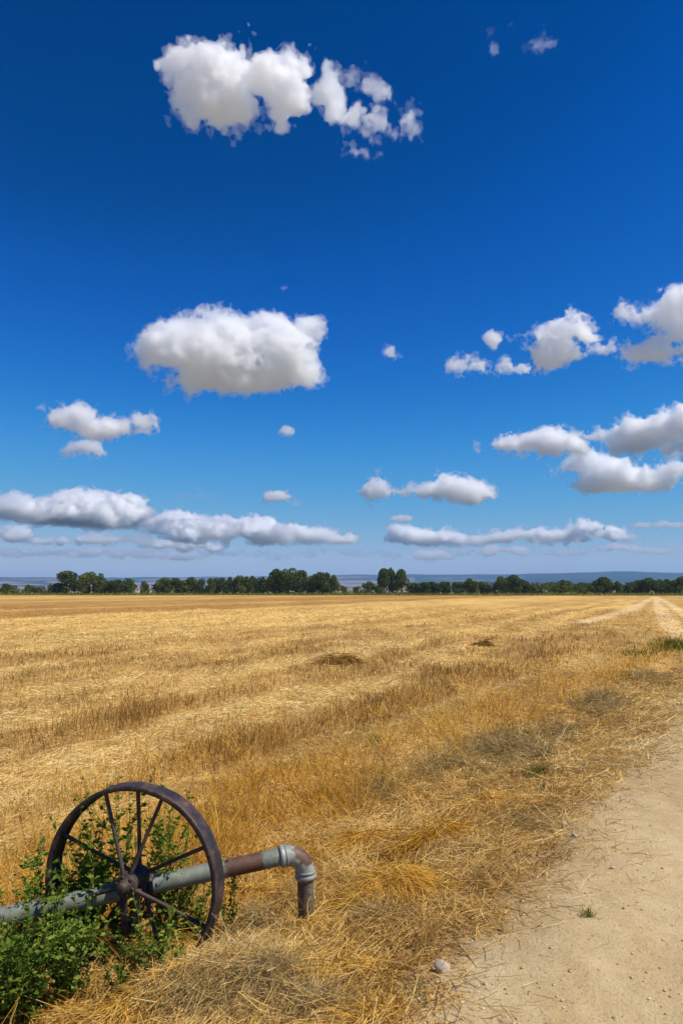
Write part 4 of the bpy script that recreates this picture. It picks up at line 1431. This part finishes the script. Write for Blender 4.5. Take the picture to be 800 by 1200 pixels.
def stone(px, py, size, seed, label):
    x, y, z = gpx(px, py)
    V0, F0 = ico_template(3)
    n = fbm(V0 * 0.9 + seed * 5.1, 3)
    V = V0 * (1 + 0.55 * n)[:, None]
    # a few flat broken faces
    rg = np.random.default_rng(seed)
    for _ in range(7):
        q = rg.normal(size=3); q /= np.linalg.norm(q)
        dd = V @ q
        V = V - np.outer(np.clip(dd - 0.72, 0, None), q)
    V = V * size * np.array([0.55, 0.45, 0.40])
    o = add_obj('stone', mesh_np('stone', V, F0), M_STONE, None, label, 'stone', 'stones on the dirt')
    o.location = (x, y, max(z - 0.01, float(road_z(np.array([x]), np.array([y]))[0])) + size * 0.14)
    o.rotation_euler = (0, 0, rg.uniform(0, 6.28))


stone(519, 1143, 0.085, 3, 'pale angular stone on the bare soil left of the road')
stone(718, 1021, 0.035, 4, 'small pale pebble on the road')
stone(672, 983, 0.05, 5, 'small whitish stone on the right of a pair near the road edge')
stone(661, 968, 0.05, 6, 'small whitish stone on the left of a pair near the road edge')
stone(489, 1092, 0.04, 7, 'small pale stone between straw heap and angular stone')
stone(600, 1062, 0.03, 8, 'tiny pebble at the road edge above the angular stone')


def build_gravel():
    """grit and crumbs of soil on the road, too many to count"""
    rg = np.random.default_rng(31)
    X, Y, r = sample_polar(14000, 2.6, 30.0, rg, -12, 36)
    d, s = ds(X, Y)
    k = (d < 0.9) & (rg.random(len(X)) < np.clip(0.5 + 0.9 * fbm2(X / 0.5, Y / 0.5, 3, 71.0), 0.1, 1))
    X, Y, r = X[k], Y[k], r[k]
    n = len(X)
    V0, F0 = ico_template(1)
    sz = (0.0022 + 0.007 * rg.random(n) ** 5) * np.maximum(1, r / 7)
    V = V0[None] * (1 + 0.35 * rg.normal(size=(n, len(V0), 1))).clip(0.5, 1.6) * sz[:, None, None] * np.array([1.1, 1.0, 0.7])
    V = V + np.column_stack([X, Y, np.maximum(road_z(X, Y), terrain(X, Y) - 0.03) + sz * 0.25])[:, None, :]
    Fq = (F0[None] + (np.arange(n) * len(V0))[:, None, None]).reshape(-1, 3)
    me = mesh_np('gravel', V.reshape(-1, 3), Fq)
    tint_attr(me, np.repeat(np.clip(rg.normal(0.5, 0.25, n), 0, 1), len(V0)))
    add_obj('gravel', me, straw_mat('grit', [(0.0, (0.36, 0.25, 0.12)), (0.5, (0.56, 0.42, 0.23)), (1.0, (0.78, 0.66, 0.46))], 0.0), None, 'fine grit and soil crumbs scattered over the dirt road', 'gravel', None, 'stuff')


build_gravel()
# ------------------------------------------------------------------ haze
def haze():
    X, Z0, Z1 = 12000.0, -2.0, 262.0
    V = np.array([(x, y, z) for z in (Z0, Z1) for y in (-X, X) for x in (-X, X)])
    Fq = np.array([(0, 2, 3, 1), (4, 5, 7, 6), (0, 1, 5, 4), (2, 6, 7, 3), (0, 4, 6, 2), (1, 3, 7, 5)])
    m = NT('haze_air')
    v = m.n('ShaderNodeVolumePrincipled', {'Color': (0.32, 0.60, 1.0, 1), 'Density': HAZE_DENSITY, 'Anisotropy': 0.0})
    m.link(v.outputs[0], m.out.inputs['Volume'])
    add_obj('haze', mesh_np('haze', V, Fq), m.mat, label='thin bluish summer haze over the plain', cat='haze', kind='stuff')


HAZE_DENSITY = 9.0e-5
haze()
